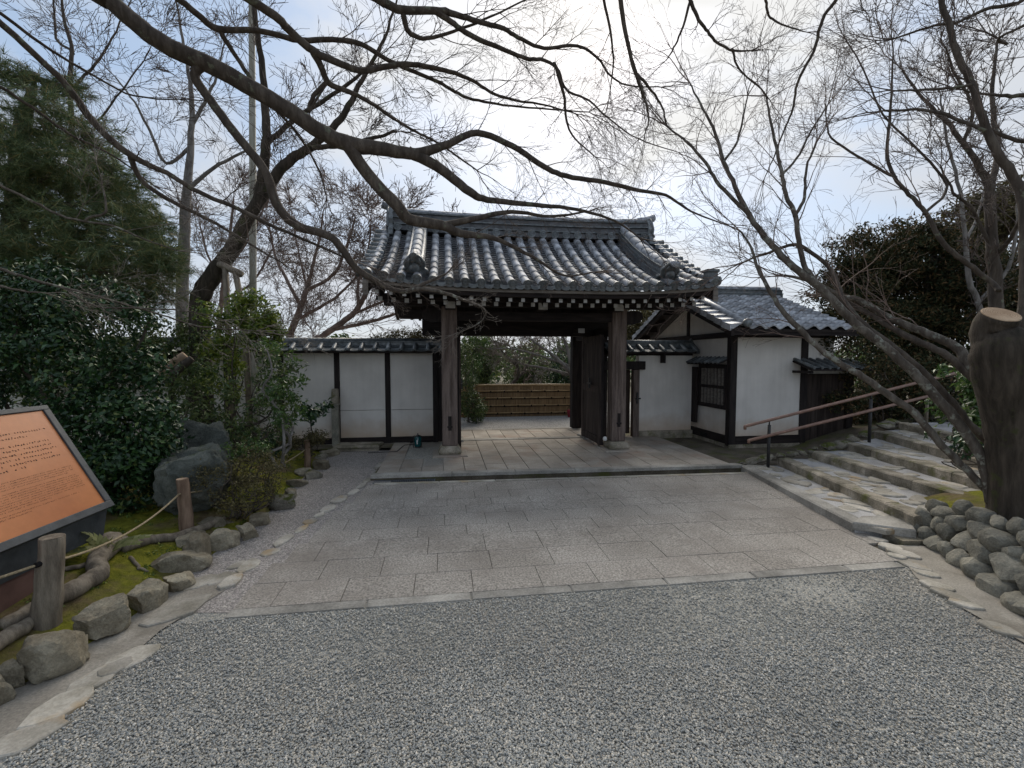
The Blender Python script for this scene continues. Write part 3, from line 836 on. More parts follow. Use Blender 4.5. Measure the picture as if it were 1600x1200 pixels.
# scalloped eave edge tiles
for ci in range(len(cols)-1):
    xa, xb = cols[ci]+.05, cols[ci+1]-.05
    vs = []; n = 6
    for yq in (0, .02):
        for q in range(n+1):
            u = q/n; p = roof_pt(xa+(xb-xa)*u, 0, False, 0)
            vs.append((p.x, p.y-.055+yq, p.z+.010-.020*(1-(2*u-1)**2)))
        for q in range(n+1):
            u = q/n; p = roof_pt(xa+(xb-xa)*u, 0, False, 0)
            vs.append((p.x, p.y-.055+yq, p.z-.045-.022*(1-(2*u-1)**2)))
    a = n+1; fs = []
    for q in range(n): fs += [(a+q,a+q+1,q+1,q),(2*a+q,2*a+q+1,3*a+q+1,3*a+q),(q,q+1,2*a+q+1,2*a+q),(a+q+1,a+q,3*a+q,3*a+q+1)]
    part('eave_tile', MB().add(vs, fs), TILE_SMALL, roof)
# verge: short round tiles lying across the gable edges
vt = half_tile(.070,.066,.26).mesh('verge_tile', TILE_SMALL, True)
for sgn in (-1, 1):
    for k in range(11):
        t = t_at(.16 + k*.235)
        p = roof_pt(sgn*2.62, t, False, .03)
        up = (roof_pt(sgn*2.62, t+.01)-roof_pt(sgn*2.62, t)).normalized()
        ya = Vector((-sgn,0,0)); za = ya.cross(up) if sgn > 0 else up.cross(ya)
        za = Vector((0,0,1)) - up*up.z; za.normalize(); xa = ya.cross(za)
        R = Matrix((xa, ya, za)).transposed().to_4x4(); R.translation = p + Vector((sgn*.25,0,.0))
        o = link('verge_tile', vt, roof, mtx=R)
        dm = R @ Matrix.Rotation(PI/2, 4, 'X') @ Matrix.Translation((0,0,-.014))
        link('verge_disc', disc_me, roof, mtx=dm)
# ridge: courses of flat tile, discs, round cap
def ridge_lift(x): return .05 * (abs(x)/2.6)**3
rb = rz(1.0)
RXL = 2.56
courses = [(.20,.00,.075),(.17,.082,.10),(.205,.108,.130),(.165,.136,.215),(.205,.221,.243),(.165,.249,.325),(.20,.331,.352),(.15,.357,.375)]
for ci, (hw, z0, z1) in enumerate(courses):
    n = 12; vs = []; fs = []
    for k in range(n+1):
        x = -RXL + 2*RXL*k/n; l = ridge_lift(x)
        vs += [(x,RY-hw,rb-.02+z0+l),(x,RY+hw,rb-.02+z0+l),(x,RY+hw,rb-.02+z1+l),(x,RY-hw,rb-.02+z1+l)]
    for k in range(n):
        for q in range(4): r_=(q+1)%4; fs.append((k*4+r_,k*4+q,(k+1)*4+q,(k+1)*4+r_))
    fs += [(0,1,2,3),(n*4+3,n*4+2,n*4+1,n*4)]
    part('ridge_course', MB().add(vs, fs), TILE_DARK if ci in (0,3,5) else TILE_SMALL, roof)
capt = half_tile(.095,.09,.36).mesh('ridge_cap_tile', TILE, True)
x = -RXL
while x < RXL - .1:
    R = Matrix(((0,1,0,x),(-1,0,0,RY),(0,0,1,rb+.350+ridge_lift(x)),(0,0,0,1)))
    sl = (ridge_lift(x+.3)-ridge_lift(x))/.3
    link('ridge_cap_tile', capt, roof, mtx=R @ Matrix.Rotation(math.atan(sl), 4, 'X')); x += .33
for x in cols[1:-1]:
    link('ridge_disc', disc_me, roof, mtx=Matrix.Translation((x, RY-.19, rb+.035+ridge_lift(x))) @ Matrix.Rotation(PI/2, 4, 'X'))
# end ornaments of the main ridge
for sgn in (-1, 1):
    poly = [(RY-.30,rb-.10),(RY+.30,rb-.10),(RY+.27,rb+.05),(RY+.20,rb+.12),(RY+.23,rb+.22),(RY+.16,rb+.36),(RY+.09,rb+.46),(RY-.09,rb+.46),(RY-.16,rb+.36),(RY-.23,rb+.22),(RY-.20,rb+.12),(RY-.27,rb+.05)]
    if sgn > 0: on = MB().prism(poly, 'x', RXL, RXL+.09)
    else: on = MB().prism(poly, 'x', -RXL-.09, -RXL)
    o = part('ridge_end_tile', on, TILE_SMALL, roof, bevel=.012)
    part('ridge_end_rim', MB().tube([(sgn*(RXL+.10),p[0],p[1]) for p in poly], .025, 6), TILE_SMALL, roof, True)
    part('ridge_end_boss', MB().tube([(sgn*(RXL+.02),RY,rb+.18),(sgn*(RXL+.13),RY,rb+.18),(sgn*(RXL+.15),RY,rb+.18)], [.12,.11,.06], 10), TILE_SMALL, roof, True)
    part('ridge_spout_tile', MB().tube([(sgn*(RXL-.15),RY,rb+.44),(sgn*(RXL+.05),RY,rb+.47),(sgn*(RXL+.22),RY,rb+.53)], [.065,.066,.07], 12), TILE, roof, True)
# sloping ridges with their demon-face end tiles
for sgn in (-1, 1):
    xr = sgn*2.05
    ts = [t_at(.42 + (SL-.50)*i/14) for i in range(15)]
    for (hw, l0, l1, mt) in [(.115,.03,.11,TILE_DARK),(.13,.115,.132,TILE_SMALL),(.11,.137,.172,TILE_DARK),(.128,.177,.194,TILE_SMALL),(.105,.199,.232,TILE_DARK),(.122,.236,.252,TILE_SMALL)]:
        vs = []; fs = []
        for t in ts:
            a, b = roof_pt(xr,t,False,l0), roof_pt(xr,t,False,l1)
            vs += [a-Vector((hw,0,0)), a+Vector((hw,0,0)), b+Vector((hw,0,0)), b-Vector((hw,0,0))]
        for i in range(14):
            for q in range(4): r_=(q+1)%4; fs.append((i*4+q,i*4+r_,i*4+4+r_,i*4+4+q))
        fs += [(3,2,1,0),(56,57,58,59)]
        part('sloping_ridge_course', MB().add(vs, fs), mt, roof)
    s = .42
    while s < SL - .12:
        mtx = frame_on(xr, t_at(s), False, .252)
        link('sloping_ridge_cap', capt, roof, mtx=mtx @ Matrix.Diagonal((.95,1,.95,1))); s += .33
    f = frame_on(xr, t_at(.38), False, .02)
    f = f @ Matrix.Rotation(.28, 4, 'X') @ Matrix.Scale(.78, 4)
    poly = [(-.25,-.05),(.25,-.05),(.24,.10),(.17,.15),(.20,.25),(.13,.36),(.07,.42),(-.07,.42),(-.13,.36),(-.20,.25),(-.17,.15),(-.24,.10)]
    on = MB().prism(poly, 'y', -.05, .05); on.v = [tuple(f @ Vector(v)) for v in on.v]; part('sloping_ridge_end_tile', on, TILE_SMALL, roof, bevel=.012)
    on = MB().tube([(p[0],-.05,p[1]) for p in poly], .024, 6).tube([(0,-.03,.17),(0,-.13,.17),(0,-.15,.17)], [.11,.10,.05], 10).tube([(-.09,-.05,.28),(-.10,-.11,.33),(-.09,-.12,.39)], [.03,.025,.01], 6).tube([(.09,-.05,.28),(.10,-.11,.33),(.09,-.12,.39)], [.03,.025,.01], 6)
    on.v = [tuple(f @ Vector(v)) for v in on.v]; part('demon_face_relief', on, TILE_SMALL, roof, True)
    on = MB().tube([(0,.12,.40),(0,-.08,.43),(0,-.26,.50)], [.062,.062,.068], 12); on.v = [tuple(f @ Vector(v)) for v in on.v]
    part('sloping_ridge_spout', on, TILE, roof, True)
# corner finial block at the right eave
part('corner_finial', MB().box(2.62,2.80,-1.12,-.98,3.03,3.20).box(2.60,2.82,-1.14,-.96,3.20,3.25), TILE_SMALL, roof, bevel=.01)
# ---- eave timbers
vs=[]; fs=[]
def eave_board(y0, y1, zo0, zo1, mat, nm):
    vs = []; fs = []; n = 16
    for k in range(n+1):
        x = -2.74 + 5.48*k/n; z = rz(0, x)
        vs += [(x,y0,z+zo0),(x,y1,z+zo0),(x,y1,z+zo1),(x,y0,z+zo1)]
    for k in range(n):
        for q in range(4): r_=(q+1)%4; fs.append((k*4+q,(k+1)*4+q,(k+1)*4+r_,k*4+r_))
    fs += [(3,2,1,0),(n*4,n*4+1,n*4+2,n*4+3)]
    part(nm, MB().add(vs, fs), mat, gate)
eave_board(EY+.005, EY+.10, -.105, -.062, WOOD_EAVE, 'eave_board')
eave_board(EY+.04, EY+.12, -.165, -.108, WOOD_BEAM, 'eave_batten')
eave_board(2*RY-EY-.12, 2*RY-EY-.02, -.12, -.06, WOOD_BEAM, 'rear_eave_board')
def rafter(x, ya, za, yb, zb, w, h, white, nm='rafter'):
    m = MB(); m.add([(x-w,ya,za-h),(x+w,ya,za-h),(x+w,yb,zb-h),(x-w,yb,zb-h),(x-w,ya,za),(x+w,ya,za),(x+w,yb,zb),(x-w,yb,zb)],
                    [(3,2,1,0),(4,5,6,7),(0,1,5,4),(1,2,6,5),(2,3,7,6),(3,0,4,7)])
    r = part(nm, m, WOOD_SLOPE, gate)
    if white: part('painted_end', MB().box(x-w+.002,x+w-.002,ya-.006,ya+.003,za-h+.002,za-.004), WHITE_END, r)
nraf = 27
for k in range(nraf):
    x = -2.60 + 5.2*k/(nraf-1)
    l = rz(0,x)-rz(0,0)
    rafter(x, EY+.13, 2.735+l, -.20, 2.93+l*.7, .030, .060, True)                # flying rafters
    rafter(x+.012, EY+.42, 2.705+l*.6, 1.15, 3.84, .034, .070, True, 'base_rafter')
    rafter(x, 2*RY-EY-.13, 2.735+l, 1.28, 3.84, .032, .066, False, 'rear_rafter')
part('flying_rafter_batten', MB().box(-2.66,2.66,EY+.45,EY+.53,2.712,2.765), WOOD_BEAM)
# barge boards
for sgn in (-1, 1):
    for back in (False, True):
        vs = []; fs = []; n = 12; xq = sgn*2.74
        for i in range(n+1):
            t = i/n - (.03 if i == 0 else 0); w_ = .20 + .05*abs(t-.5)
            p = roof_pt(xq, max(t,0), back, -.05)
            a = xq - .035; b = xq + .035
            vs += [(a,p.y,p.z-w_),(b,p.y,p.z-w_),(b,p.y,p.z),(a,p.y,p.z)]
        for i in range(n):
            for q in range(4): r_=(q+1)%4; fs.append((i*4+q,i*4+r_,i*4+4+r_,i*4+4+q))
        fs += [(3,2,1,0),(n*4,n*4+1,n*4+2,n*4+3)]
        part('barge_board', MB().add(vs, fs), WOOD_SLOPE, gate)
    part('gable_pendant', MB().prism([(RY-.16,3.98),(RY-.10,3.78),(RY,3.66),(RY+.10,3.78),(RY+.16,3.98)], 'x', sgn*2.775-.02, sgn*2.775+.02), WOOD_DARK)
    part('barge_end_cap', MB().box(sgn*2.74-.040,sgn*2.74+.040,EY-.012,EY+.008,rz(0,2.74)-.29,rz(0,2.74)-.07), WOOD_EAVE)
    # gable boarding
    part('gable_board', MB().add([(sgn*2.0,-.1,2.9),(sgn*2.0,2.55,2.9),(sgn*2.0,RY,3.85),(sgn*1.97,-.1,2.9),(sgn*1.97,2.55,2.9),(sgn*1.97,RY,3.85)],
         [(0,1,2),(5,4,3),(0,3,4,1),(1,4,5,2),(2,5,3,0)]), WOOD_DARK)
# ------------------------------------------------------------------ garden walls
rng = random.Random(21)
def coping(parent, x0, x1, yc, z0, pitch=.25, front_only=False, hw=.30):
    """little tiled roof along a wall: deck, cover tiles, pan tiles, eave lip, ridge roll"""
    part('coping_board', MB().prism([(yc-hw,z0-.02),(yc-hw,z0+.01),(yc,z0+.16),(yc+hw,z0+.01),(yc+hw,z0-.02)], 'x', x0, x1), WOOD_BEAM, parent)
    n = max(1, round((x1-x0)/pitch)); p = (x1-x0)/n
    sl = math.atan2(.15, hw); L = math.hypot(.15, hw)
    cov = half_tile(.048,.044,L*.96,7).mesh('coping_cover_tile', TILE_SMALL, True)
    pan = MB(); vs = []
    for (yq, lf) in ((0,.030),(0,.012),(L*.5,.016),(L*.5,.034),(L*.5,.02),(L,.014)):
        for q in range(5): u=q/4; vs.append(((u-.5)*(p-.02), yq, lf-.018*(1-(2*u-1)**2)))
    fs = []
    for a, b in ((0,1),(0,2),(3,4),(3,5)):
        for q in range(4): fs.append((a*5+q,a*5+q+1,b*5+q+1,b*5+q))
    pan = pan.add(vs, fs).mesh('coping_pan_tile', TILE_SMALL, True)
    for side in ((-1,) if front_only else (-1,1)):
        for k in range(n+1):
            x = x0 + k*p
            base = Matrix.Translation((x, yc, z0+.018)) @ (Matrix.Identity(4) if side < 0 else Matrix.Rotation(PI, 4, 'Z')) @ Matrix.Translation((0,-hw-.02,-.01)) @ Matrix.Rotation(sl, 4, 'X')
            j = Matrix.Rotation(rng.uniform(-.03,.03), 4, 'Z')
            if side < 0 or k % 1 == 0: link('coping_cover_tile', cov, parent, mtx=base @ Matrix.Translation((0,0,.02)) @ j)
            if k < n: link('coping_pan_tile', pan, parent, mtx=base @ Matrix.Translation((p/2*(-side),0,0)) @ j)
    part('ridge_course', MB().box(x0,x1,yc-.085,yc+.085,z0+.135,z0+.185), TILE_SMALL, parent)
    part('ridge_course', MB().box(x0-.01,x1+.01,yc-.10,yc+.10,z0+.189,z0+.207), TILE_SMALL, parent)
    part('ridge_roll', MB().tube([(x0-.03,yc,z0+.215),(x1+.03,yc,z0+.215)], .058, 10), TILE_SMALL, parent, True)

wl = thing('garden_wall', 'long white plaster wall with dark posts and tile coping left of the gate', 'wall', ORG, YAW)
WY = 1.32
LX = [-1.80,-2.73,-3.69,-4.72,-5.68,-6.64,-7.60,-8.56,-9.52,-10.5]
for a, b in zip(LX[:-1], LX[1:]):
    part('plaster_panel', MB().box(b+.052,a-.052,WY-.08,WY+.08,.24,.775), PLASTER, wl)
    part('plaster_panel', MB().box(b+.052,a-.052,WY-.078,WY+.08,.783,1.90), PLASTER, wl)
for x in LX: part('wall_post', MB().box(x-.052,x+.052,WY-.10,WY+.10,.10,1.90), WOOD_DARK, wl, bevel=.008)
for a, b in zip(LX[:-1], LX[1:]): part('sill_beam', MB().box(b+.053,a-.053,WY-.10,WY+.10,.12,.235), WOOD_BEAM, wl)
part('head_beam', MB().box(LX[-1],LX[0]+.06,WY-.095,WY+.09,1.902,1.945), WOOD_BEAM, wl)
coping(wl, LX[-1], -1.68, WY, 1.93)
part('footing_stone', MB().box(LX[-1],-2.3,WY-.14,WY+.14,-.1,.117), KERB_MOSS, wl)
# stone prop standing against the second post
sp = thing('stone_pillar', 'slim grey stone pillar leaning on the wall post by the sapling', 'pillar', W(-3.70, WY-.22, .1), YAW)
part('shaft', MB().box(-.065,.065,-.06,.06,0,.80), ROCK_WALL, sp, bevel=.015)
part('collar', MB().box(-.085,.085,-.075,.075,.80,.83), ROCK_WALL, sp, bevel=.008)
part('cap', MB().add([(-.075,-.07,.83),(.075,-.07,.83),(.075,.07,.83),(-.075,.07,.83),(-.055,-.05,1.12),(.055,-.05,1.12),(.055,.05,1.12),(-.055,.05,1.12)],
     [(4,5,6,7),(0,1,5,4),(1,2,6,5),(2,3,7,6),(3,0,4,7)]), KERB_MOSS, sp, bevel=.015)

wr = thing('wing_wall', 'short white plaster wall between the gate wicket and the gatehouse', 'wall', ORG, YAW)
part('plaster_panel', MB().box(2.50,3.72,WY-.08,WY+.08,.24,1.86), PLASTER, wr)
part('sill_stone', MB().box(2.50,3.74,WY-.12,WY+.12,.05,.237), KERB_MOSS, wr)
part('head_beam', MB().box(1.70,3.73,WY-.09,WY+.09,1.862,1.94), WOOD_BEAM, wr)
part('bracket', MB().box(2.98,3.02,WY-.26,WY-.081,1.70,1.90), WOOD_DARK, wr)
coping(wr, 1.75, 3.68, WY, 1.925, .235)
part('coping_end_tile', MB().prism([(WY-.33,1.90),(WY-.30,2.00),(WY-.10,2.13),(WY,2.24),(WY+.10,2.13),(WY+.30,2.00),(WY+.33,1.90)], 'x', 3.70, 3.75), TILE_SMALL, wr, bevel=.01)

# ------------------------------------------------------------------ gatehouse on the right
gh = thing('gatehouse', 'white plaster gatehouse with a pale pantile gable roof right of the gate', 'building', ORG, YAW)
BX, FY, BY, EZ = 3.80, -.02, 3.24, 2.28         # gable wall x, front y, back y, eave height
RYB, RZB = 1.60, 3.05
part('footing', MB().box(BX-.02,6.45,FY-.03,BY,.0,.14), KERB_MOSS, gh)
# gable wall: panels between timbers
def gx(name, y0, y1, z0, z1, mat, dx=0.0, th=.10, bev=0): return part(name, MB().box(BX+dx,BX+dx+th,y0,y1,z0,z1), mat, gh, bevel=bev)
gx('plaster_panel', FY+.08, 1.50, .30, .80, PLASTER, .02)
gx('plaster_panel', FY+.08, 1.50, 1.68, 2.20, PLASTER, .02)
gx('plaster_panel', 1.06, 1.50, .80, 1.68, PLASTER, .02)
gx('plaster_panel', 1.62, BY-.1, .30, 2.20, PLASTER, .02)
gx('gable_post', 1.50, 1.62, .14, 2.24, WOOD_DARK, -.01, .12, .008)
gx('corner_post', FY-.02, FY+.11, .10, 2.26, WOOD_DARK, -.02, .14, .008)
gx('corner_post', BY-.12, BY, .10, 2.26, WOOD_DARK, -.02, .14, .008)
gx('gable_tie', FY-.30, BY+.30, 2.20, 2.31, WOOD_SLOPE, -.03, .15, .008)
gx('sill_beam', FY+.11, 1.50, .14, .295, WOOD_SLOPE, -.015, .13)
part('plaster_gable', MB().prism([(FY,2.31),(BY,2.31),(RYB,2.97)], 'x', BX+.03, BX+.10), PLASTER, gh)
gx('king_post', RYB-.045, RYB+.045, 2.31, 2.95, WOOD_DARK, .0, .10)
part('floor_vent', MB().box(BX-.025,BX+.02,.72,.95,.17,.25), VOID, gh)
# barred window with its own little tile hood and a sliding shutter
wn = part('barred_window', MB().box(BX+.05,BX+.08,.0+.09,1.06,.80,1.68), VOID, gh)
for z in (.80, 1.60): part('window_frame', MB().box(BX-.03,BX+.06,.09,1.06,z,z+.08), WOOD_DARK, wn)
for yq in (.09, 1.00): part('window_frame', MB().box(BX-.028,BX+.058,yq,yq+.06,.88,1.60), WOOD_DARK, wn)
for k in range(7): part('window_bar', MB().box(BX-.02,BX+.02,.20+k*.12,.245+k*.12,.88,1.60), WOOD_EAVE, wn)
part('window_rail', MB().box(BX-.026,BX-.021,.15,1.0,1.20,1.26), WOOD_DARK, wn)
part('shutter', MB().box(BX-.075,BX-.035,1.06,1.72,.42,1.62), WOOD_DARK, gh, bevel=.006)
hood = part('window_hood', MB().add([(BX-.20,.05,1.70),(BX+.02,.05,1.80),(BX+.02,1.30,1.80),(BX-.20,1.30,1.70),(BX-.20,.05,1.68),(BX+.02,.05,1.78),(BX+.02,1.30,1.78),(BX-.20,1.30,1.68)],
     [(0,3,2,1),(4,5,6,7),(0,4,7,3),(0,1,5,4),(2,3,7,6)]), WOOD_DARK, gh)
for k in range(9):
    y = .10 + k*.14
    part('hood_tile', MB().tube([(BX-.22,y,1.715),(BX+.02,y,1.825)], .028, 6).add([(BX-.21,y,1.712),(BX-.21,y+.13,1.712),(BX+.02,y+.13,1.812),(BX+.02,y,1.812)], [(0,3,2,1)]), TILE_SMALL, hood)
# front wall
part('plaster_panel', MB().box(BX+.125,5.28,FY,FY+.1,.30,2.20), PLASTER, gh)
part('sill_beam', MB().box(BX+.125,5.28,FY-.02,FY+.1,.14,.295), WOOD_BEAM, gh)
part('front_post', MB().box(5.28,5.42,FY-.03,FY+.12,.05,2.22), WOOD_DARK, gh, bevel=.008)
part('front_plate', MB().box(BX+.125,6.0,FY-.01,FY+.11,2.20,2.30), WOOD_BEAM, gh)
part('plaster_panel', MB().box(5.42,6.0,FY+.005,FY+.1,1.62,2.20), PLASTER, gh)
part('front_post', MB().box(6.32,6.45,FY-.03,FY+.12,.05,1.62), WOOD_DARK, gh)
dr = part('plank_door', MB().box(5.42,6.32,FY+.06,FY+.10,.12,1.50), WOOD_DARK, gh)
for k in range(6): part('plank', MB().box(5.43+k*.148,5.574+k*.148,FY+.035,FY+.06,.14,1.48), WOOD_DOOR, dr)
part('door_lintel', MB().box(5.425,6.31,FY-.02,FY+.1,1.50,1.60), WHITE_END, gh)
# awning over the side door
aw = part('door_awning', MB().add([(5.10,-.50,1.60),(6.42,-.50,1.60),(6.42,FY,1.76),(5.10,FY,1.76),(5.10,-.50,1.57),(6.42,-.50,1.57),(6.42,FY,1.73),(5.10,FY,1.73)],
     [(0,1,2,3),(7,6,5,4),(0,4,5,1),(1,5,6,2),(3,7,4,0)]), WOOD_DARK, gh)
for k in range(8):
    x = 5.14 + k*.165
    part('awning_tile', MB().tube([(x,-.53,1.625),(x,FY,1.79)], .032, 6).add([(x,-.52,1.622),(x+.16,-.52,1.622),(x+.16,FY,1.775),(x,FY,1.775)], [(0,1,2,3)]), TILE_SMALL, aw)
part('awning_bracket', MB().box(5.10,5.16,-.48,FY,1.52,1.568), WOOD_DARK, gh)
# roof
RE = 6.02
rf = bpy.data.objects.new('roof', None); COL.objects.link(rf); rf.parent = gh; rf.empty_display_size = .2
EYB, XV = -.56, 3.46
def rb2(y): return 2.35 + (RZB+.18-2.35) * (1 - abs(y-RYB)/(RYB-EYB))
for sgn in (-1, 1):
    ye = EYB if sgn < 0 else 2*RYB-EYB
    part('roof_deck', MB().add([(XV,ye,2.33),(RE,ye,2.33),(RE,RYB,RZB+.16),(XV,RYB,RZB+.16),(XV,ye,2.28),(RE,ye,2.28),(RE,RYB,RZB+.11),(XV,RYB,RZB+.11)],
         [(0,1,2,3),(7,6,5,4),(0,4,5,1),(1,5,6,2),(3,7,4,0)]), WOOD_SLOPE, rf)
    part('barge_board', MB().add([(XV-.03,ye,2.20),(XV+.03,ye,2.20),(XV+.03,RYB,3.03),(XV-.03,RYB,3.03),(XV-.03,ye,2.33),(XV+.03,ye,2.33),(XV+.03,RYB,3.20),(XV-.03,RYB,3.20)],
         [(3,2,1,0),(4,5,6,7),(0,1,5,4),(1,2,6,5),(2,3,7,6),(3,0,4,7)]), WOOD_SLOPE, rf)
    for k in range(5):
        yq = ye + (RYB-ye)*(.12+.2*k)
        part('gable_purlin', MB().box(XV+.031,BX-.03,yq-.04,yq+.04,rb2(yq)-.17,rb2(yq)-.075), WOOD_BEAM, gh)
slopeB = math.atan2(RZB+.18-2.35, RYB-EYB); LB = math.hypot(RZB+.18-2.35, RYB-EYB)
TPX, TPY = .27, .205
def pantile(px, py):
    m = MB(); vs = []; prof = []
    for q in range(9):
        u = q/8; prof.append((u*(px+.015), .036*math.cos((u-.06)*2*PI*.98)*(.9 if u < .5 else 1.0)))
    for (yq, lf) in ((0,.048),(.0,.008),(py+.035,.008)):
        for x, z in prof: vs.append((x, yq, z+lf))
    fs = []
    for a, b in ((0,1),(0,2)):
        for q in range(8): fs.append((a*9+q,a*9+q+1,b*9+q+1,b*9+q) if b == 2 else (a*9+q+1,a*9+q,b*9+q,b*9+q+1))
    return m.add(vs, fs)
pan_me = pantile(TPX, TPY).mesh('pantile', TILE_PALE, True)
ny = int(LB/TPY); nx = 8
for j in range(ny):
    for i in range(nx):
        x = XV + .20 + i*TPX
        y = EYB - .03 + j*TPY*math.cos(slopeB); z = 2.36 - .012 + j*TPY*math.sin(slopeB)
        mtx = Matrix.Translation((x, y, z)) @ Matrix.Rotation(slopeB + rng.uniform(-.012,.012), 4, 'X') @ Matrix.Rotation(rng.uniform(-.012,.012), 4, 'Z')
        link('pantile', pan_me, rf, mtx=mtx)
rear = MB()
for i in range(nx): rear.tube([(XV+.2+i*TPX,RYB,RZB+.2),(XV+.2+i*TPX,2*RYB-EYB,2.38)], .05, 6)
part('rear_pantiles', rear, TILE_SMALL, rf, True, kind='stuff')
# verge: round roll plus stepped edge tiles
for sgn in (-1, 1):
    ye = EYB if sgn < 0 else 2*RYB-EYB
    part('verge_roll', MB().tube([(XV+.24,ye-.03*-sgn*-1,2.43),(XV+.24,(ye+RYB)/2,(2.43+RZB+.27)/2),(XV+.24,RYB,RZB+.27)], .06, 10), TILE_PALE, rf, True)
    for k in range(9):
        q = k/9; y0 = ye+(RYB-ye)*q; y1 = ye+(RYB-ye)*(q+.125)
        z0 = 2.38+(RZB+.2-2.38)*q; z1 = 2.36+(RZB+.2-2.38)*(q+.125)
        part('verge_tile', MB().add([(XV-.06,y0,z0+.035),(XV+.2,y0,z0+.055),(XV+.2,y1,z1+.03),(XV-.06,y1,z1+.01),(XV-.06,y0,z0-.09),(XV-.06,y1,z1-.09)],
             [(0,1,2,3) if sgn < 0 else (3,2,1,0),(0,3,5,4),(0,4,1)]), TILE_PALE, rf)
for (hw, z0, z1) in [(.15,.13,.20),(.17,.203,.222),(.13,.226,.285),(.15,.288,.305)]:
    part('ridge_course', MB().box(XV-.02,RE,RYB-hw,RYB+hw,RZB+z0,RZB+z1), TILE_SMALL, rf)
part('ridge_roll', MB().tube([(XV-.05,RYB,RZB+.315),(RE,RYB,RZB+.315)], .075, 10), TILE, rf, True)
part('eave_fascia', MB().box(XV,RE,EYB+.02,EYB+.07,2.22,2.335), WOOD_BEAM, rf)
part('verge_corner_tile', MB().lathe([(.085,0),(.085,.05),(.06,.05),(.05,.04),(.001,.04)], 14).mesh('verge_corner_tile', TILE_SMALL) and MB().tube([(XV+.24,EYB-.09,2.43),(XV+.24,EYB-.02,2.43)], .075, 12), TILE_SMALL, rf, True)
# ------------------------------------------------------------------ stone steps on the right
rng = random.Random(31)
st = thing('stone_steps', 'broad low stone steps of mossy flags climbing right beside the gatehouse', 'steps')
EDGE = [((1159,727),(1336,817)),((1217,715),(1418,800)),((1270,705),(1495,770)),((1322,691),(1540,752)),((1368,673),(1570,728)),((1405,660),(1610,705))]
SE = []
for k, (a, b) in enumerate(EDGE):
    z = .12 + .11*k
    A, B = G(*a, z), G(*b, z)
    SE.append((A, B + (B-A).normalized()*(.12 if k in (1,2) else .5 if k > 2 else 0.0), z))
A5, B5, _ = SE[-1]
SE.append((A5 + Vector((3.5,.5,0)), B5 + Vector((3.0,.3,0)), SE[-1][2]+.02))
for k in range(len(SE)-1):
    A, B, z = SE[k]; C, Dd, _ = SE[k+1]
    n = 14
    # rough concrete body of the step
    pl = [(A.x,A.y),(B.x,B.y),(Dd.x+.06,Dd.y),(C.x+.06,C.y)]
    # polygons in counter-clockwise order
    area = sum(pl[i][0]*pl[(i+1)%4][1]-pl[(i+1)%4][0]*pl[i][1] for i in range(4))
    if area < 0: pl = pl[::-1]
    m = MB(); body_front = .05
    m.slab(pl, -.15 if k else -.02, z-.012, .01)
    step = part('step', m, CONCRETE, st)
    # riser stones along the front edge
    d = (B-A); L = d.length; d.normalize(); nrm_ = Vector((d.y,-d.x,0))
    if nrm_.x > 0: nrm_ = -nrm_                 # points to the ramp, down the stairs
    s = 0.0
    while s < L - .02:
        l = rng.uniform(.9,1.3) if k == 0 else rng.uniform(.28,.75)
        e = min(s + l, L)
        if L - e < .15: e = L
        w = .14 if k == 0 else rng.uniform(.12,.20)
        h = .14 if k == 0 else .15
        m = MB(); nseg = 1 if k == 0 else 5; vs = []; fs = []
        jit = 0.0 if k == 0 else .008
        for i in range(nseg+1):
            p = A + d*(s + (e-s)*i/nseg)
            a = p + nrm_*(.02 + rng.uniform(-jit,jit)); b = p - nrm_*(w + rng.uniform(-jit,jit)*2)
            zt = z + .004 + rng.uniform(-jit,jit)*.5
            vs += [(a.x,a.y,z-h),(a.x+nrm_.x*rng.uniform(-jit,jit),a.y,z-h*.4),(a.x,a.y,zt-.015),(a.x-nrm_.x*.02,a.y-nrm_.y*.02,zt),(b.x,b.y,zt),(b.x,b.y,z-h)]
        for i in range(nseg):
            for q in range(6): r_=(q+1)%6; fs.append((i*6+r_,i*6+q,(i+1)*6+q,(i+1)*6+r_))
        fs += [tuple(range(6)), tuple(reversed(range(nseg*6,nseg*6+6)))]
        m.add(vs, fs); part('riser_stone', m, KERB if k == 0 else KERB_MOSS, step)
        s = e + .008
    # flags let into the tread, denser near the right-hand end
    for q in range(26 if k < 5 else 10):
        u = rng.random()**.75; v = rng.uniform(.36,.95)
        p = (A.lerp(B,u)).lerp(C.lerp(Dd,u), v)
        if rng.random() < .35 - .4*u and .3 < u < .7: continue
        m = MB(); m.slab(flag_poly(p.x, p.y, rng.uniform(.09,.2), rng.uniform(.06,.12), rng.uniform(0,3), rng, 7), z-.06, z + rng.uniform(-.008,.010), .012)
        part('flagstone', m, FLAG, step)
# bridging slab over the drain mouth at the near corner
za = .125
pts = [G(1332,816,za), G(1432,829,za), G(1418,806,za), G(1345,806,za)]
m = MB(); m.slab([(p.x,p.y) for p in pts], za-.075, za+.004, .012); part('bridge_slab', m, KERB, st)
pw = [G(1408,852,0), G(1450,862,0)]
m = MB(); c = (pw[0]+pw[1])/2
part('drain_cheek', MB().box(pw[0].x,pw[0].x+.4,pw[0].y-.02,pw[0].y+.25,-.16,.05), KERB_MOSS, st)
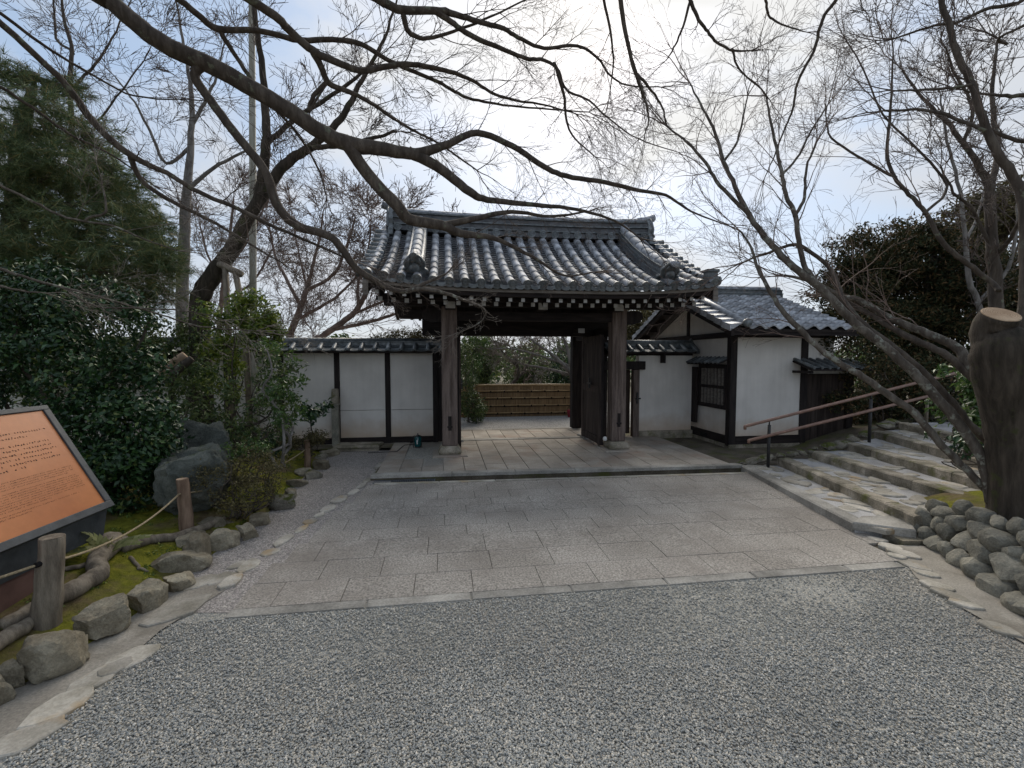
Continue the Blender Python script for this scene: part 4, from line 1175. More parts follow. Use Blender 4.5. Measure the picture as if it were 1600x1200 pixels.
# rubble along the far side of the steps
for k in range(26):
    s = k/25; i = min(int(s*4.99),4); f = s*5 - i
    A = SE[i][0].lerp(SE[i+1][0], f) if i < 5 else SE[5][0]
    sc = rng.uniform(.05,.13)
    mtx = Matrix.Translation((A.x + rng.uniform(-.08,.08), A.y + .02 + rng.uniform(0,.1), SE[i][2] + .02 + .11*f*.6)) @ Euler((rng.uniform(-.3,.3),rng.uniform(-.3,.3),rng.random()*6)).to_matrix().to_4x4() @ Matrix.Diagonal((sc*1.4,sc,sc*.55,1))
    if k < 5: ROCKV = [rock_mesh(700+k, ROCK_MOSS, 2, 9, .2) for k in range(5)] if k == 0 else ROCKV
    link('edge_rubble', ROCKV[k%5], st, mtx=mtx)
for (px, py, z, sc) in [(1415,655,.62,.17),(1395,662,.6,.13),(1440,650,.66,.16),(1470,655,.68,.14),(1500,660,.7,.12)]:
    p = G(px, py, z)
    link('edge_rubble', ROCKV[int(px)%5], st, mtx=Matrix.Translation(p) @ Euler((0,0,px)).to_matrix().to_4x4() @ Matrix.Diagonal((sc*1.3,sc,sc*.8,1)))
# bank of earth behind and above the steps
m = MB(); vs = []; fs = []
A0 = SE[5][0]
NXb, NYb = 30, 16
for i in range(NXb+1):
    for j in range(NYb+1):
        x = 5.2 + 14*i/NXb; y = 7.9 + 6*(j/NYb) + (x-5.2)*.16
        z = .03 + .66*min(1,max(0,(x-5.25)/2.3)) - .25*(j/NYb) + .05*mnoise.noise(Vector((x,y,0)))*min(1,max(0,(x-5.25)))
        if j == 0: z = -.1; y += .02
        vs.append((x,y,z))
for i in range(NXb):
    for j in range(NYb): a = i*(NYb+1)+j; fs.append((a,a+NYb+1,a+NYb+2,a+1))
tr_ = MB().add(vs, fs).build('bank', EARTH, None, True); tr_['kind'] = 'structure'

# ------------------------------------------------------------------ hand rail
hr = thing('handrail', 'brown double handrail on dark posts running up the stone steps', 'handrail')
b1 = G(1200,729,.12); b2 = G(1358,690,.45)
u1, u2 = D(1200,657,b1.y), D(1358,617,b2.y)
l1, l2 = D(1200,680,b1.y), D(1358,641,b2.y)
du, dl = u2-u1, l2-l1
ua, ub = u1 - du*.215, u1 + du*2.25
la, lb = l1 - dl*.19, l1 + dl*1.60
off = Vector((0,-.03,0))
part('upper_rail', MB().tube([ua+Vector((0,0,-.05)), ua, ua+du*.02, ub], [.022,.025,.025,.025], 10), RAIL, hr, True)
part('lower_rail', MB().tube([la+off+Vector((.0,.0,-.04)), la+off, la+off+dl*.02, lb+off], [.022,.025,.025,.025], 10), RAIL, hr, True)
for (b, u, l) in ((b1,u1,l1),(b2,u2,l2)):
    p = part('rail_post', MB().tube([b-Vector((0,0,.05)), Vector((b.x,b.y,u.z-.07))], .024, 10).tube([Vector((b.x,b.y,u.z-.075)), Vector((b.x,b.y,u.z))], .011, 8), IRON, hr, True)
    part('bracket', MB().tube([Vector((b.x,b.y,l.z-.03)), Vector((b.x,b.y-.03,l.z-.02)), Vector((l.x,b.y-.03,l.z))], .010, 6), IRON, hr)
p3 = lb + off
part('end_post', MB().tube([Vector((p3.x,p3.y,p3.z+.01)), Vector((p3.x,p3.y,p3.z-.5))], .024, 8), WOOD_GREY, hr, True)

# ------------------------------------------------------------------ round-stone retaining wall and its mound
rw = thing('retaining_wall', 'low dry wall of rounded grey river stones holding the mossy mound', 'stone wall')
WB = [Vector((4.02,4.72)), Vector((3.88,4.30)), Vector((3.78,3.95)), Vector((3.63,3.45)), Vector((3.46,2.98)), Vector((3.25,2.45)), Vector((2.95,1.75))]
wl_len = [0]
for a, b in zip(WB[:-1], WB[1:]): wl_len.append(wl_len[-1] + (b-a).length)
def wall_at(s):
    s = min(max(s, 0), wl_len[-1]-1e-4)
    for i in range(len(WB)-1):
        if s <= wl_len[i+1]:
            f = (s-wl_len[i])/(wl_len[i+1]-wl_len[i]); p = WB[i].lerp(WB[i+1], f); d = (WB[i+1]-WB[i]).normalized(); return p, Vector((-d.y, d.x))*1.0
    return WB[-1], Vector((1,0))
def wall_top(s): return .30 + .20*min(1, s/.9)
def back_dir(s):
    p, n = wall_at(s); return n if n.x > 0 else -n
m = MB(); vs = []; fs = []
for i in range(31):
    s = wl_len[-1]*i/30; p, _ = wall_at(s); n = back_dir(s); h = wall_top(s)
    for (o_, z) in ((.10,-.1),(.22+h*.28,h*.55),(.30+h*.55,h-.02)): q = p + n*o_; vs.append((q.x,q.y,z))
for i in range(30):
    for j in range(2): a=i*3+j; fs.append((a,a+1,a+4,a+3))
part('wall_core', m.add(vs, fs), EARTH, rw)
STV = [rock_mesh(500+i, ROCK_WALL, 3, 10, .22, .12) for i in range(12)]
row_z = 0.03; ri = 0
pk = 0
for ri, (zc, hh) in enumerate([(.055,.085),(.185,.088),(.310,.080),(.425,.072)]):
    s = -.02 + .07*(ri % 2)
    while s < wl_len[-1]:
        grow_ = 1.0 + .25*min(1, s/1.6)
        a = rng.uniform(.075,.135)*grow_
        sc = s + a
        if zc < wall_top(sc) + .03:
            p, _ = wall_at(sc); n = back_dir(sc)
            q = p + n*(.08 + zc*.62 + rng.uniform(-.02,.02))
            ang = math.atan2(n.y, n.x)
            hz = hh * rng.uniform(.95,1.3)
            mtx = Matrix.Translation((q.x, q.y, zc + rng.uniform(-.02,.02))) @ Matrix.Rotation(ang, 4, 'Z') @ Matrix.Rotation(-.35 + rng.uniform(-.25,.25), 4, 'Y') @ Matrix.Rotation(rng.uniform(-.5,.5), 4, 'X') @ Matrix.Diagonal((a*.95, a*1.12, hz*1.15, 1)) @ Euler((rng.choice((0,PI)), 0, rng.choice((0,PI)))).to_matrix().to_4x4()
            link('stone', STV[rng.randrange(12)], rw, mtx=mtx)
        s += 2*a*.93
# mound
m = MB(); vs = []; fs = []; NI, NJ = 40, 22
for i in range(NI+1):
    s = -.55 + (wl_len[-1]+.55)*i/NI
    if s < 0:
        p = WB[0] + (WB[0]-WB[1]).normalized()*(-s); n = back_dir(0); h = .30 + s*.1
    else:
        p, _ = wall_at(s); n = back_dir(s); h = wall_top(s)
    for j in range(NJ+1):
        t = j/NJ; w = .30 + h*.5 + 5.0*t**1.5
        q = p + n*w
        z = h - .03 + .22*min(1,t*3.2) + .05*mnoise.noise(Vector((q.x*2,q.y*2,3)))*min(1,t*6)
        vs.append((q.x,q.y,z))
for i in range(NI):
    for j in range(NJ): a=i*(NJ+1)+j; fs.append((a,a+1,a+NJ+2,a+NJ+1))
md = MB().add(vs, fs).build('mound', MOSS, None, True); md['kind'] = 'structure'
# ------------------------------------------------------------------ left garden bed
rng = random.Random(41)
nr = np.random.default_rng(41)
ry = [p.y for p in RL]; rx = [p.x for p in RL]
def bed_h(x, y):
    xe = float(np.interp(y, ry, rx)); d = xe - x
    q = min(1, max(0, d/.75)); q = q*q*(3-2*q)
    n = mnoise.noise(Vector((x*1.3,y*1.3,0)))*.05 + mnoise.noise(Vector((x*4,y*4,5)))*.02
    back = max(0, min(1, (8.6 - y)/1.5))
    return .02 + (.17 + n)*q*(.45+.55*back) + .12*min(1,max(0,(d-1.2)/2.5))*back
vs = []; fs = []; NI, NJ = 46, 34
for i in range(NI+1):
    y = .2 + 9.3*i/NI; xe = float(np.interp(y, ry, rx))
    for j in range(NJ+1):
        x = xe - .02 - 14*(j/NJ)**1.8
        vs.append((x, y, bed_h(x, y) if j else -.05))
for i in range(NI):
    for j in range(NJ): a=i*(NJ+1)+j; fs.append((a,a+NJ+1,a+NJ+2,a+1))
o = MB().add(vs, fs).build('moss_bed', MOSS, None, True); o['kind'] = 'structure'
def bed_pt(px, py, it=6):
    z = .1
    for _ in range(it): p = G(px, py, z); z = bed_h(p.x, p.y)
    return Vector((p.x, p.y, z))
# edging rocks: bottom pixel, width (px), height (px)
EDG = [(-45,1118,75,70),(5,1082,50,70),(62,1062,98,92),(112,1035,45,60),(150,1000,88,80),(222,955,70,62),(272,925,55,40),(262,900,90,48),(300,880,56,56),(292,862,62,36),(338,862,58,52),(318,838,56,44),
       (382,845,44,44),(352,828,34,26),(402,825,52,40),(436,800,54,36),(452,782,34,30),(462,765,40,28),(486,752,46,30),(500,738,40,36),(514,716,42,24),(498,722,30,20),(470,748,36,24)]
for i, (px, py, w, h) in enumerate(EDG):
    b = G(px, py, .01); dep = b.y
    a = w/2*dep/FPX*(.92 if py > 860 else .8); hh = h*dep/FPX*(.88 if py > 860 else .75)
    me = rock_mesh(100+i, ROCK if py > 830 or i % 3 else ROCK_MOSS, 4, 15, .05, .15, True, .72)
    o = link('edging_rock', me)
    yaw = rng.uniform(0.7,1.4) if py > 900 else rng.uniform(0,3)
    o.matrix_basis = Matrix.Translation((b.x, b.y + a*.45, hh*.34)) @ Matrix.Rotation(yaw, 4, 'Z') @ Matrix.Rotation(rng.uniform(-.15,.15), 4, 'X') @ Matrix.Diagonal((a*1.15, a*.82, hh*.58, 1))
    if i < 20: lab = '%s rock of the moss bed edging, counted from the camera end' % ORD[i]
    else: lab = ('small rock at the far end of the moss bed edging below the short post', 'small low rock behind the far edging of the moss bed', 'small mossy rock under the far edge of the low shrub')[i-20]
    tag(o, lab, 'rock', 'rocks edging the moss bed')

# big boulder with a smaller crag on it
def big_rock(name, lab, px, py, w, h, seed, mat, deep=1.0, zoff=0, sub=4):
    b = bed_pt(px, py); a = w/2*b.y/FPX; hh = h*b.y/FPX
    me = rock_mesh(seed, mat, 5, 16, .04, .26, True, .78)
    o = link(name, me); o.matrix_basis = Matrix.Translation((b.x, b.y + a*deep, b.z + hh*.40 + zoff)) @ Matrix.Rotation(.5, 4, 'Z') @ Matrix.Diagonal((a*.98, a*deep*.95, hh*.62, 1))
    tag(o, lab, 'boulder'); return o
big_rock('boulder', 'large green grey boulder with a flat ledge behind the rope post', 262, 815, 150, 128, 61, BOULDER, .8)
big_rock('boulder', 'craggy dark boulder crowning the ledge behind the large boulder', 285, 778, 128, 104, 66, BOULDER, .7, .05)

# rope fence posts
def rope_post(lab, px, py, top, wpx, mat, lean=0.0, leanx=0.0):
    b = bed_pt(px, py); h = (py-top)*b.y/FPX; r = wpx/2*b.y/FPX
    t = thing('rope_post', lab, 'post', (b.x, b.y, b.z), 0, 'posts of the rope barrier')
    n = 10; rs = [r*(1.10-.26*i/n + .03*math.sin(i*2.1)) for i in range(n+1)]
    pts = [Vector((leanx*h*i/n + .004*math.sin(i*1.7), lean*h*i/n, -.12 + (h+.12)*i/n)) for i in range(n+1)]
    part('shaft', MB().tube(pts, rs, 12), mat, t, True, bevel=.003)
    part('sawn_top', MB().tube([pts[-1]+Vector((0,0,.0005)), pts[-1]+Vector((0,0,.003))], rs[-1]*.94, 12), SAWN_OLD if mat is WOOD_RED else WOOD_GREY, t)
    hz = h*.74
    return t, Vector((b.x + leanx*hz, b.y - r*1.05 + lean*hz, b.z + hz)), r, b
tA, rA, rrA, bA = rope_post('thick silvered log post of the rope barrier in front of the sign', 68, 972, 832, 38, WOOD_GREY, 0, .16)
tB, rB, rrB, bB = rope_post('reddish log post of the rope barrier before the large boulder', 293, 826, 746, 20, WOOD_RED, 0, -.06)
tC, rC, rrC, bC = rope_post('short dark post with a pale cut top at the far end of the bed', 481, 730, 687, 10, WOOD_RED)
part('rope_hole', MB().tube([rA-bA+Vector((0,-.012,0)), rA-bA+Vector((0,.02,0))], .017, 10), VOID, tA)
rb_ = thing('barrier_rope', 'thin straw rope strung between the log posts along the moss bed', 'rope')
def rope(p, q, sag):
    n = 24; pts = [p.lerp(q, i/n) - Vector((0,0,sag*4*(i/n)*(1-i/n))) for i in range(n+1)]
    part('rope_span', MB().tube(pts, .0085, 7), ROPE, rb_, True)
rope(rA + Vector((-.9,-.9,-.12)), rA, .03); rope(rA + Vector((.02,.02,0)), rB, .10); rope(rB, rC + Vector((0,0,-.02)), .12)

# stripped logs lying on the moss
def log(lab, pix, rpx, mat=WOOD_GREY):
    pts = []; rs = []
    for (px, py), r in zip(pix, rpx):
        p = bed_pt(px, py); q = r*p.y/FPX; pts.append(Vector((p.x,p.y,p.z+q*.75))); rs.append(q)
    P = []; R = []
    for i in range(len(pts)-1):
        for k in range(5): f = k/5; P.append(pts[i].lerp(pts[i+1], f) + Vector((rng.uniform(-.006,.006),rng.uniform(-.006,.006),rng.uniform(-.004,.004)))); R.append((rs[i]+(rs[i+1]-rs[i])*f)*rng.uniform(.93,1.07))
    P.append(pts[-1]); R.append(rs[-1])
    t = thing('fallen_log', lab, 'log')
    part('trunk', MB().tube(P, R, 12), mat, t, True)
    return t
lg = log('pale bent root log lying on the moss beside the thick post', [(0,985),(40,968),(120,925),(155,905),(150,885),(175,860),(195,858)], [10,12,14,14,13,17,12])
log('long weathered root running along the edging to the reddish post', [(190,862),(235,848),(280,842),(320,828),(350,812)], [9,7,7,6,4])
log('grey log half buried behind the nearest edging rocks', [(-40,1040),(0,1012),(40,985),(72,966)], [13,13,11,8])
log('thin grey stick lying on the moss near the root log', [(80,895),(125,888),(160,878)], [3,4,3])
log('short forked twig on the moss near the edging', [(205,872),(218,890),(232,894)], [3,2.4,1.6])

# ------------------------------------------------------------------ information sign
sg = thing('information_sign', 'slanted orange information board in a slate grey frame at the left edge', 'sign')
e = Vector((-.08,.85,0)).normalized()                     # along the board, away from the camera
Bc = Vector((-3.25,3.70,.60)); Tc = Vector((-3.72,3.70,1.425))
up = (Tc-Bc); up = up - e*up.dot(e); H_ = up.length; up.normalize(); nn = e.cross(up)
if nn.x < 0: nn = -nn
LW = 1.75
def sp_(u, v, d): return Bc - e*u + up*v + nn*d           # u from the far end towards the camera
def sbox(u0,u1,v0,v1,d0,d1):
    vs = [sp_(u,v,d) for d in (d0,d1) for (u,v) in ((u0,v0),(u1,v0),(u1,v1),(u0,v1))]
    return vs, [(0,1,2,3),(7,6,5,4),(0,4,5,1),(1,5,6,2),(2,6,7,3),(3,7,4,0)]
part('frame', MB().add(*sbox(0,LW,0,H_,-.06,-.004)), SLATE, sg, bevel=.006)
fw = .055
for (a,b,c,d) in ((0,LW,0,fw),(0,LW,H_-fw*.7,H_),(0,fw,fw,H_-fw*.7),(LW-fw,LW,fw,H_-fw*.7)):
    part('frame_rim', MB().add(*sbox(a,b,c,d,-.004,.014)), SLATE, sg, bevel=.004)
part('plate', MB().add(*sbox(fw+.002,LW-fw-.002,fw+.002,H_-fw*.7-.002,-.004,.002)), COPPER, sg)
# rows of fine engraved writing, far too small to read: a block of larger lines over two blocks of small ones
m = MB()
def text_line(u0, u1, v, h, cw):
    u = u0
    while u < u1:
        w = cw*rng.uniform(.5,1.0)
        if rng.random() < .86:
            for _ in range(3):
                a = u + rng.uniform(0,w*.45); b = a + w*rng.uniform(.25,.55); c = v + rng.uniform(0,h*.6); d = c + h*rng.uniform(.2,.45)
                m.add([sp_(b,c,.0026), sp_(a,c,.0026), sp_(a,d,.0026), sp_(b,d,.0026)], [(0,1,2,3)])
        u += cw
vq = H_ - .20
for k, (a, b) in enumerate([(.13,1.6),(.30,1.6),(.14,1.6),(.16,1.6),(.14,1.6),(.20,1.6),(.15,1.6),(.45,1.6)]):
    text_line(a, b, vq, .017, .021); vq -= (.034 if k not in (1,) else .06)
vq -= .035
for k in range(4): text_line(.13 + (.06 if k == 3 else 0), 1.6, vq, .009, .010); vq -= .0165
vq -= .012
for k in range(8): text_line(.12 + (.3 if k == 7 else 0), 1.6, vq, .009, .010); vq -= .0165
vq -= .01; text_line(.2, 1.2, vq, .009, .011); text_line(.6, 1.6, vq-.02, .012, .008)
lt = part('lettering', m, INK, sg); lt['kind'] = 'stuff'
body = [Bc - up*.0 - nn*.06, Bc - e*LW - nn*.06]
part('desk_body', MB().add([sp_(.0,.0,-.062), sp_(LW,.0,-.062), sp_(LW,H_*.98,-.062), sp_(0,H_*.98,-.062)] +
     [Vector((p.x-.02,p.y,.36 if i < 2 else .36)) for i, p in enumerate([sp_(.0,.0,-.08), sp_(LW,.0,-.08), sp_(LW,H_*.98,-.08), sp_(0,H_*.98,-.08)])],
     [(0,1,2,3),(7,6,5,4),(0,4,5,1),(1,5,6,2),(2,6,7,3),(3,7,4,0)]), SLATE, sg)
pb = [sp_(.45,.0,-.12), sp_(LW,.0,-.12), sp_(LW,H_*.9,-.12), sp_(.45,H_*.9,-.12)]
part('plinth', MB().add([Vector((p.x,p.y,z)) for z in (.0,.36) for p in pb], [(0,1,2,3),(7,6,5,4),(0,4,5,1),(1,5,6,2),(2,6,7,3),(3,7,4,0)]), BROWN_BASE, sg)

# ------------------------------------------------------------------ lantern and cable by the gate post
lp = G(653,699,PZ-.01)
ln = thing('ground_lantern', 'small teal glass ground lantern with a wire guard beside the left gate post', 'lantern', (lp.x,lp.y,lp.z))
part('glass', MB().lathe([(.055,.02),(.066,.04),(.066,.19),(.05,.215)], 14), TEAL, ln, True)
part('foot', MB().lathe([(.06,0),(.06,.02),(.05,.025)], 14), IRON, ln)
part('lid', MB().lathe([(.052,.215),(.03,.235),(.012,.24),(.010,.27),(.002,.272)], 14), IRON, ln, True)
part('lamp_tube', MB().lathe([(.012,.07),(.014,.08),(.014,.15),(.004,.16)], 8, (.0,-.055,0)), WHITE_PLASTIC, ln, True)
for s_ in (-1, 1): part('guard_bar', MB().tube([(s_*.078,-.02,0),(s_*.078,-.02,.22),(s_*.045,-.02,.235)], .006, 6), IRON, ln)
cb = [G(655,694,PZ), G(632,696,PZ), G(620,706,PZ), G(598,707,PZ), G(575,708,PZ)]
P = [Vector((p.x,p.y,PZ+.006)) for p in cb]
o = MB().tube(P, .008, 6).build('power_cable', IRON, None, True); tag(o, 'thin black cable running from the teal lantern to the left', 'cable')
o = MB().slab([(p.x,p.y) for p in [G(520,700,.12), G(592,699,.12), G(600,693,.12), G(530,694,.12)]], .05, .16, .02).build('kerb_block', KERB_MOSS); tag(o, 'long low mossy stone block lying at the wall foot', 'stone block')
# red painted thing standing by the bamboo fence beyond the gate
# ------------------------------------------------------------------ vegetation tools
def smooth_path(P, R, sub=5, jit=0.0, r=random):
    """Catmull-Rom through the traced joints"""
    out = []; rr = []; n = len(P)
    for i in range(n-1):
        p0, p1, p2, p3 = P[max(i-1,0)], P[i], P[i+1], P[min(i+2,n-1)]
        for k in range(sub):
            t = k/sub
            q = .5*((2*p1) + (p2-p0)*t + (2*p0-5*p1+4*p2-p3)*t*t + (3*p1-p0-3*p2+p3)*t**3)
            if jit: q = q + Vector((r.uniform(-jit,jit), r.uniform(-jit,jit), r.uniform(-jit,jit)))
            out.append(q); rr.append(R[i] + (R[i+1]-R[i])*t)
    out.append(P[-1]); rr.append(R[-1]); return out, rr
class Twigs:
    """fine wood: every joint-to-joint piece a three or four sided taper"""
    def __init__(s): s.a = []; s.b = []; s.ra = []; s.rb = []
    def seg(s, a, b, ra, rb): s.a.append(tuple(a)); s.b.append(tuple(b)); s.ra.append(ra); s.rb.append(rb)
    def build(s, name, mat, parent, n=4):
        if not s.a: return None
        A = np.array(s.a); B = np.array(s.b); ra = np.array(s.ra)[:,None]; rb = np.array(s.rb)[:,None]
        t = B - A; t /= np.linalg.norm(t, axis=1, keepdims=True) + 1e-9
        ref = np.where(np.abs(t[:,2:3]) < .9, np.array([[0,0,1.]]), np.array([[1.,0,0]]))
        u = np.cross(t, ref); u /= np.linalg.norm(u, axis=1, keepdims=True); v = np.cross(t, u)
        V = np.zeros((len(A), 2*n, 3))
        for k in range(n):
            c, q = math.cos(2*PI*k/n), math.sin(2*PI*k/n)
            V[:,k] = A + (u*c+v*q)*ra; V[:,n+k] = B + (u*c+v*q)*rb
        F = np.array([(k,(k+1)%n,n+(k+1)%n,n+k) for k in range(n)])
        F = (np.arange(len(A))[:,None,None]*2*n + F[None]).reshape(-1,4)
        return np_mesh(name, V.reshape(-1,3), F, mat, parent, 'stuff')
def grow(tw, r, p, d, L, rad, lvl, droop=0.0, wander=.12, dens=1.0, kids=(5,4,4), rmin=.0014, ratio=(.45,.75), spread=(.35,.8), nseg=None, out_lv=None):
    n = nseg or max(3, min(9, int(L/.07)))
    st_ = L/n; side = r.choice((-1,1)); pp = p.copy(); dd = d.normalized(); rr = rad
    ax = dd.cross(Vector((r.gauss(0,1), r.gauss(0,1), r.gauss(0,1)))).normalized()
    nk = kids[min(lvl, len(kids)-1)] if lvl < len(kids) else 0
    where = sorted(r.uniform(.15,1.0) for _ in range(int(round(nk*dens)))) if nk else []
    wi = 0
    for i in range(n):
        dd = (dd + Vector((r.gauss(0,wander), r.gauss(0,wander), r.gauss(0,wander) + droop))).normalized()
        q = pp + dd*st_; r2 = max(rmin, rad*(1-.72*(i+1)/n))
        tw.seg(pp, q, rr, r2)
        while wi < len(where) and where[wi] <= (i+1)/n:
            a = r.uniform(*spread)*side; side = -side
            ax2 = (ax + Vector((r.gauss(0,.35),r.gauss(0,.35),r.gauss(0,.35)))).normalized()
            nd = (Matrix.Rotation(a, 3, ax2) @ dd)
            grow(tw, r, q, nd, L*r.uniform(*ratio)*(1-.25*(i/n)), max(rmin, r2*.68), lvl+1, droop, wander, dens, kids, rmin, ratio, spread)
            wi += 1
        pp, rr = q, r2
def twiggy(tw, r, path, rad, every, L, start=.0, lvl=0, up=0.15, kids=(5,3,2), spread=(.35,.95), droop=0.0, rmin=.0014, rk=.42, wander=.11):
    """side shoots along a limb"""
    acc = every*r.random(); tot = sum((path[i+1]-path[i]).length for i in range(len(path)-1)); done = 0; side = 1
    for i in range(len(path)-1):
        seg = (path[i+1]-path[i]); l = seg.length
        acc += l; done += l
        if done < start*tot: acc = 0; continue
        while acc > every:
            acc -= every*r.uniform(.7,1.3)
            t = seg.normalized(); ax = t.cross(Vector((r.gauss(0,1),r.gauss(0,1),r.gauss(0,1)))).normalized()
            d = Matrix.Rotation(r.uniform(*spread), 3, ax) @ t; d.z += up
            f = done/tot
            grow(tw, r, path[i+1], d, L*r.uniform(.55,1.25)*(1-.3*f), max(rmin, min(rad[i]*rk, .0075)), lvl, droop, wander, 1.0, kids, rmin)
    # the tip runs on as shoots
    t = (path[-1]-path[-2]).normalized()
    for _ in range(3):
        d = (t + Vector((r.gauss(0,.3),r.gauss(0,.3),r.gauss(0,.3)))).normalized()
        grow(tw, r, path[-1], d, L*.9, max(rmin,min(rad[-1],.008)), lvl, droop, wander, 1.0, kids, rmin)
def traced(limb, d0, d1, wob=0.0, r=random, thin=.9, taper=0.0):
    """limb = [(px, py, radius in px)]; distance runs from d0 to d1 along it"""
    n = len(limb); P = []; R = []
    for i, (px, py, rp) in enumerate(limb):
        f = i/(n-1); dep = d0 + (d1-d0)*f + (wob*math.sin(f*7+d0) if wob else 0)
        P.append(D(px, py, dep)); R.append(max(.003, thin*(1-taper*f)*rp*dep/FPX/ray(px,py).length))
    return P, R
CAMV = Vector((0,0,CAM_H))
def to_px(p):
    c, s = math.cos(PITCH), math.sin(PITCH); y, z = p.y, p.z - CAM_H
    d = y*c - z*s; return Vector((p.x/d, (y*s + z*c)/d))
def attach(P, R, paths):
    """set a side limb at the distance of the limb it springs from and root it in that limb's middle"""
    a = to_px(P[0]); best = None
    for Q, S in paths:
        for q, s_ in zip(Q, S):
            l = (to_px(q)-a).length
            if best is None or l < best[0]: best = (l, q, s_)
    if best is None or best[0] > .12: return P, R
    k = (best[1].y) / (P[0].y)
    P = [CAMV + (p-CAMV)*(1 + (k-1)*max(.0, 1 - .6*i/(len(P)-1))) for i, p in enumerate(P)]
    return [best[1].copy()] + P, [min(best[2]*.95, R[0]*1.15)] + R
def leaf_cloud(name, centers, count, size, mat, parent, r, squash=1.0, bend=.25, aspect=.5, up=.35, radial=None, seed=0):
    """leaves as folded blades scattered round clump centres [(Vector, radius)]"""
    g = np.random.default_rng(seed)
    C = np.array([tuple(c[0]) for c in centers]); Rr = np.array([c[1] for c in centers])
    w = Rr**2; idx = g.choice(len(C), count, p=w/w.sum())
    dv = g.normal(size=(count,3)); dv /= np.linalg.norm(dv, axis=1, keepdims=True)
    rad = g.random(count)**.55
    P = C[idx] + dv*(rad*Rr[idx])[:,None]*np.array([1,1,squash])
    nrm_ = dv*.7 + g.normal(size=(count,3))*.55; nrm_[:,2] += up
    nrm_ /= np.linalg.norm(nrm_, axis=1, keepdims=True)
    ax = np.cross(nrm_, g.normal(size=(count,3))); ax /= np.linalg.norm(ax, axis=1, keepdims=True)
    ay = np.cross(nrm_, ax)
    s = size*(.65 + .7*g.random(count))[:,None]
    tip = P + ax*s; mid = P + ax*s*.45 - nrm_*s*bend*.3
    l = mid + ay*s*aspect*.5 + nrm_*s*bend*.5; rr = mid - ay*s*aspect*.5 + nrm_*s*bend*.5
    tip = tip - nrm_*s*bend
    V = np.stack([P, l, tip, rr, mid], 1).reshape(-1,3)
    F = np.array([(0,4,1),(1,4,2),(0,3,4),(4,3,2)])
    F = (np.arange(count)[:,None,None]*5 + F[None]).reshape(-1,3)
    return np_mesh(name, V, F, mat, parent, 'stuff')
def blob_centers(r, c, rad, n, cr, shell=.55, zmin=None):
    out = []
    while len(out) < n:
        d = Vector((r.gauss(0,1), r.gauss(0,1), r.gauss(0,1))).normalized(); k = shell + (1-shell)*r.random()**.6
        k *= 1 + .22*mnoise.noise(d*2.3 + Vector(c))
        p = Vector((c[0]+d.x*rad[0]*k, c[1]+d.y*rad[1]*k, c[2]+d.z*rad[2]*k))
        if zmin is not None and p.z < zmin: continue
        out.append((p, cr*r.uniform(.7,1.35)))
    return out
def stem_to(mb, r, a, b, ra, rb, n=6, wob=.06):
    P = [a.lerp(b, i/n) + (Vector((r.gauss(0,wob),r.gauss(0,wob),r.gauss(0,wob*.4))) if 0 < i < n else Vector()) for i in range(n+1)]
    P, R = smooth_path(P, [ra+(rb-ra)*i/n for i in range(n+1)], 3)
    mb.tube(P, R, 7); return P, R
def bush(name, label, cat, base, blobs, leaf_n, leaf_s, mat, seed, bark=BARK_MAPLE, nstem=5, stem_r=.02, clump=.16, nclump=60, aspect=.5, group=None, twigs=True, squash=1.0, bend=.25, up=.35):
    r = random.Random(seed); t = thing(name, label, cat, base, 0, group)
    cs = []
    for (off_, rad) in blobs: cs += blob_centers(r, off_, rad, max(4, int(nclump/len(blobs))), clump)
    mb = MB(); tw = Twigs()
    for k in range(nstem):
        q = r.choice(cs)[0]
        a = Vector((r.gauss(0,.06), r.gauss(0,.06), -.08))
        P, R = stem_to(mb, r, a, q, stem_r*r.uniform(.7,1.2), stem_r*.35, 6, .07)
        if twigs:
            for _ in range(5):
                i = r.randrange(len(P)//2, len(P)); q2 = min(cs, key=lambda c: (c[0]-P[i]).length*r.uniform(.6,1.6))[0]
                n = 4
                for j in range(n): tw.seg(P[i].lerp(q2,j/n), P[i].lerp(q2,(j+1)/n), .006-.001*j, .005-.001*j)
    part('stems', mb, bark, t, True)
    if twigs: tw.build('twigs', bark, t)
    leaf_cloud('foliage', cs, leaf_n, leaf_s, mat, t, r, squash, bend, aspect, up, seed=seed)
    return t

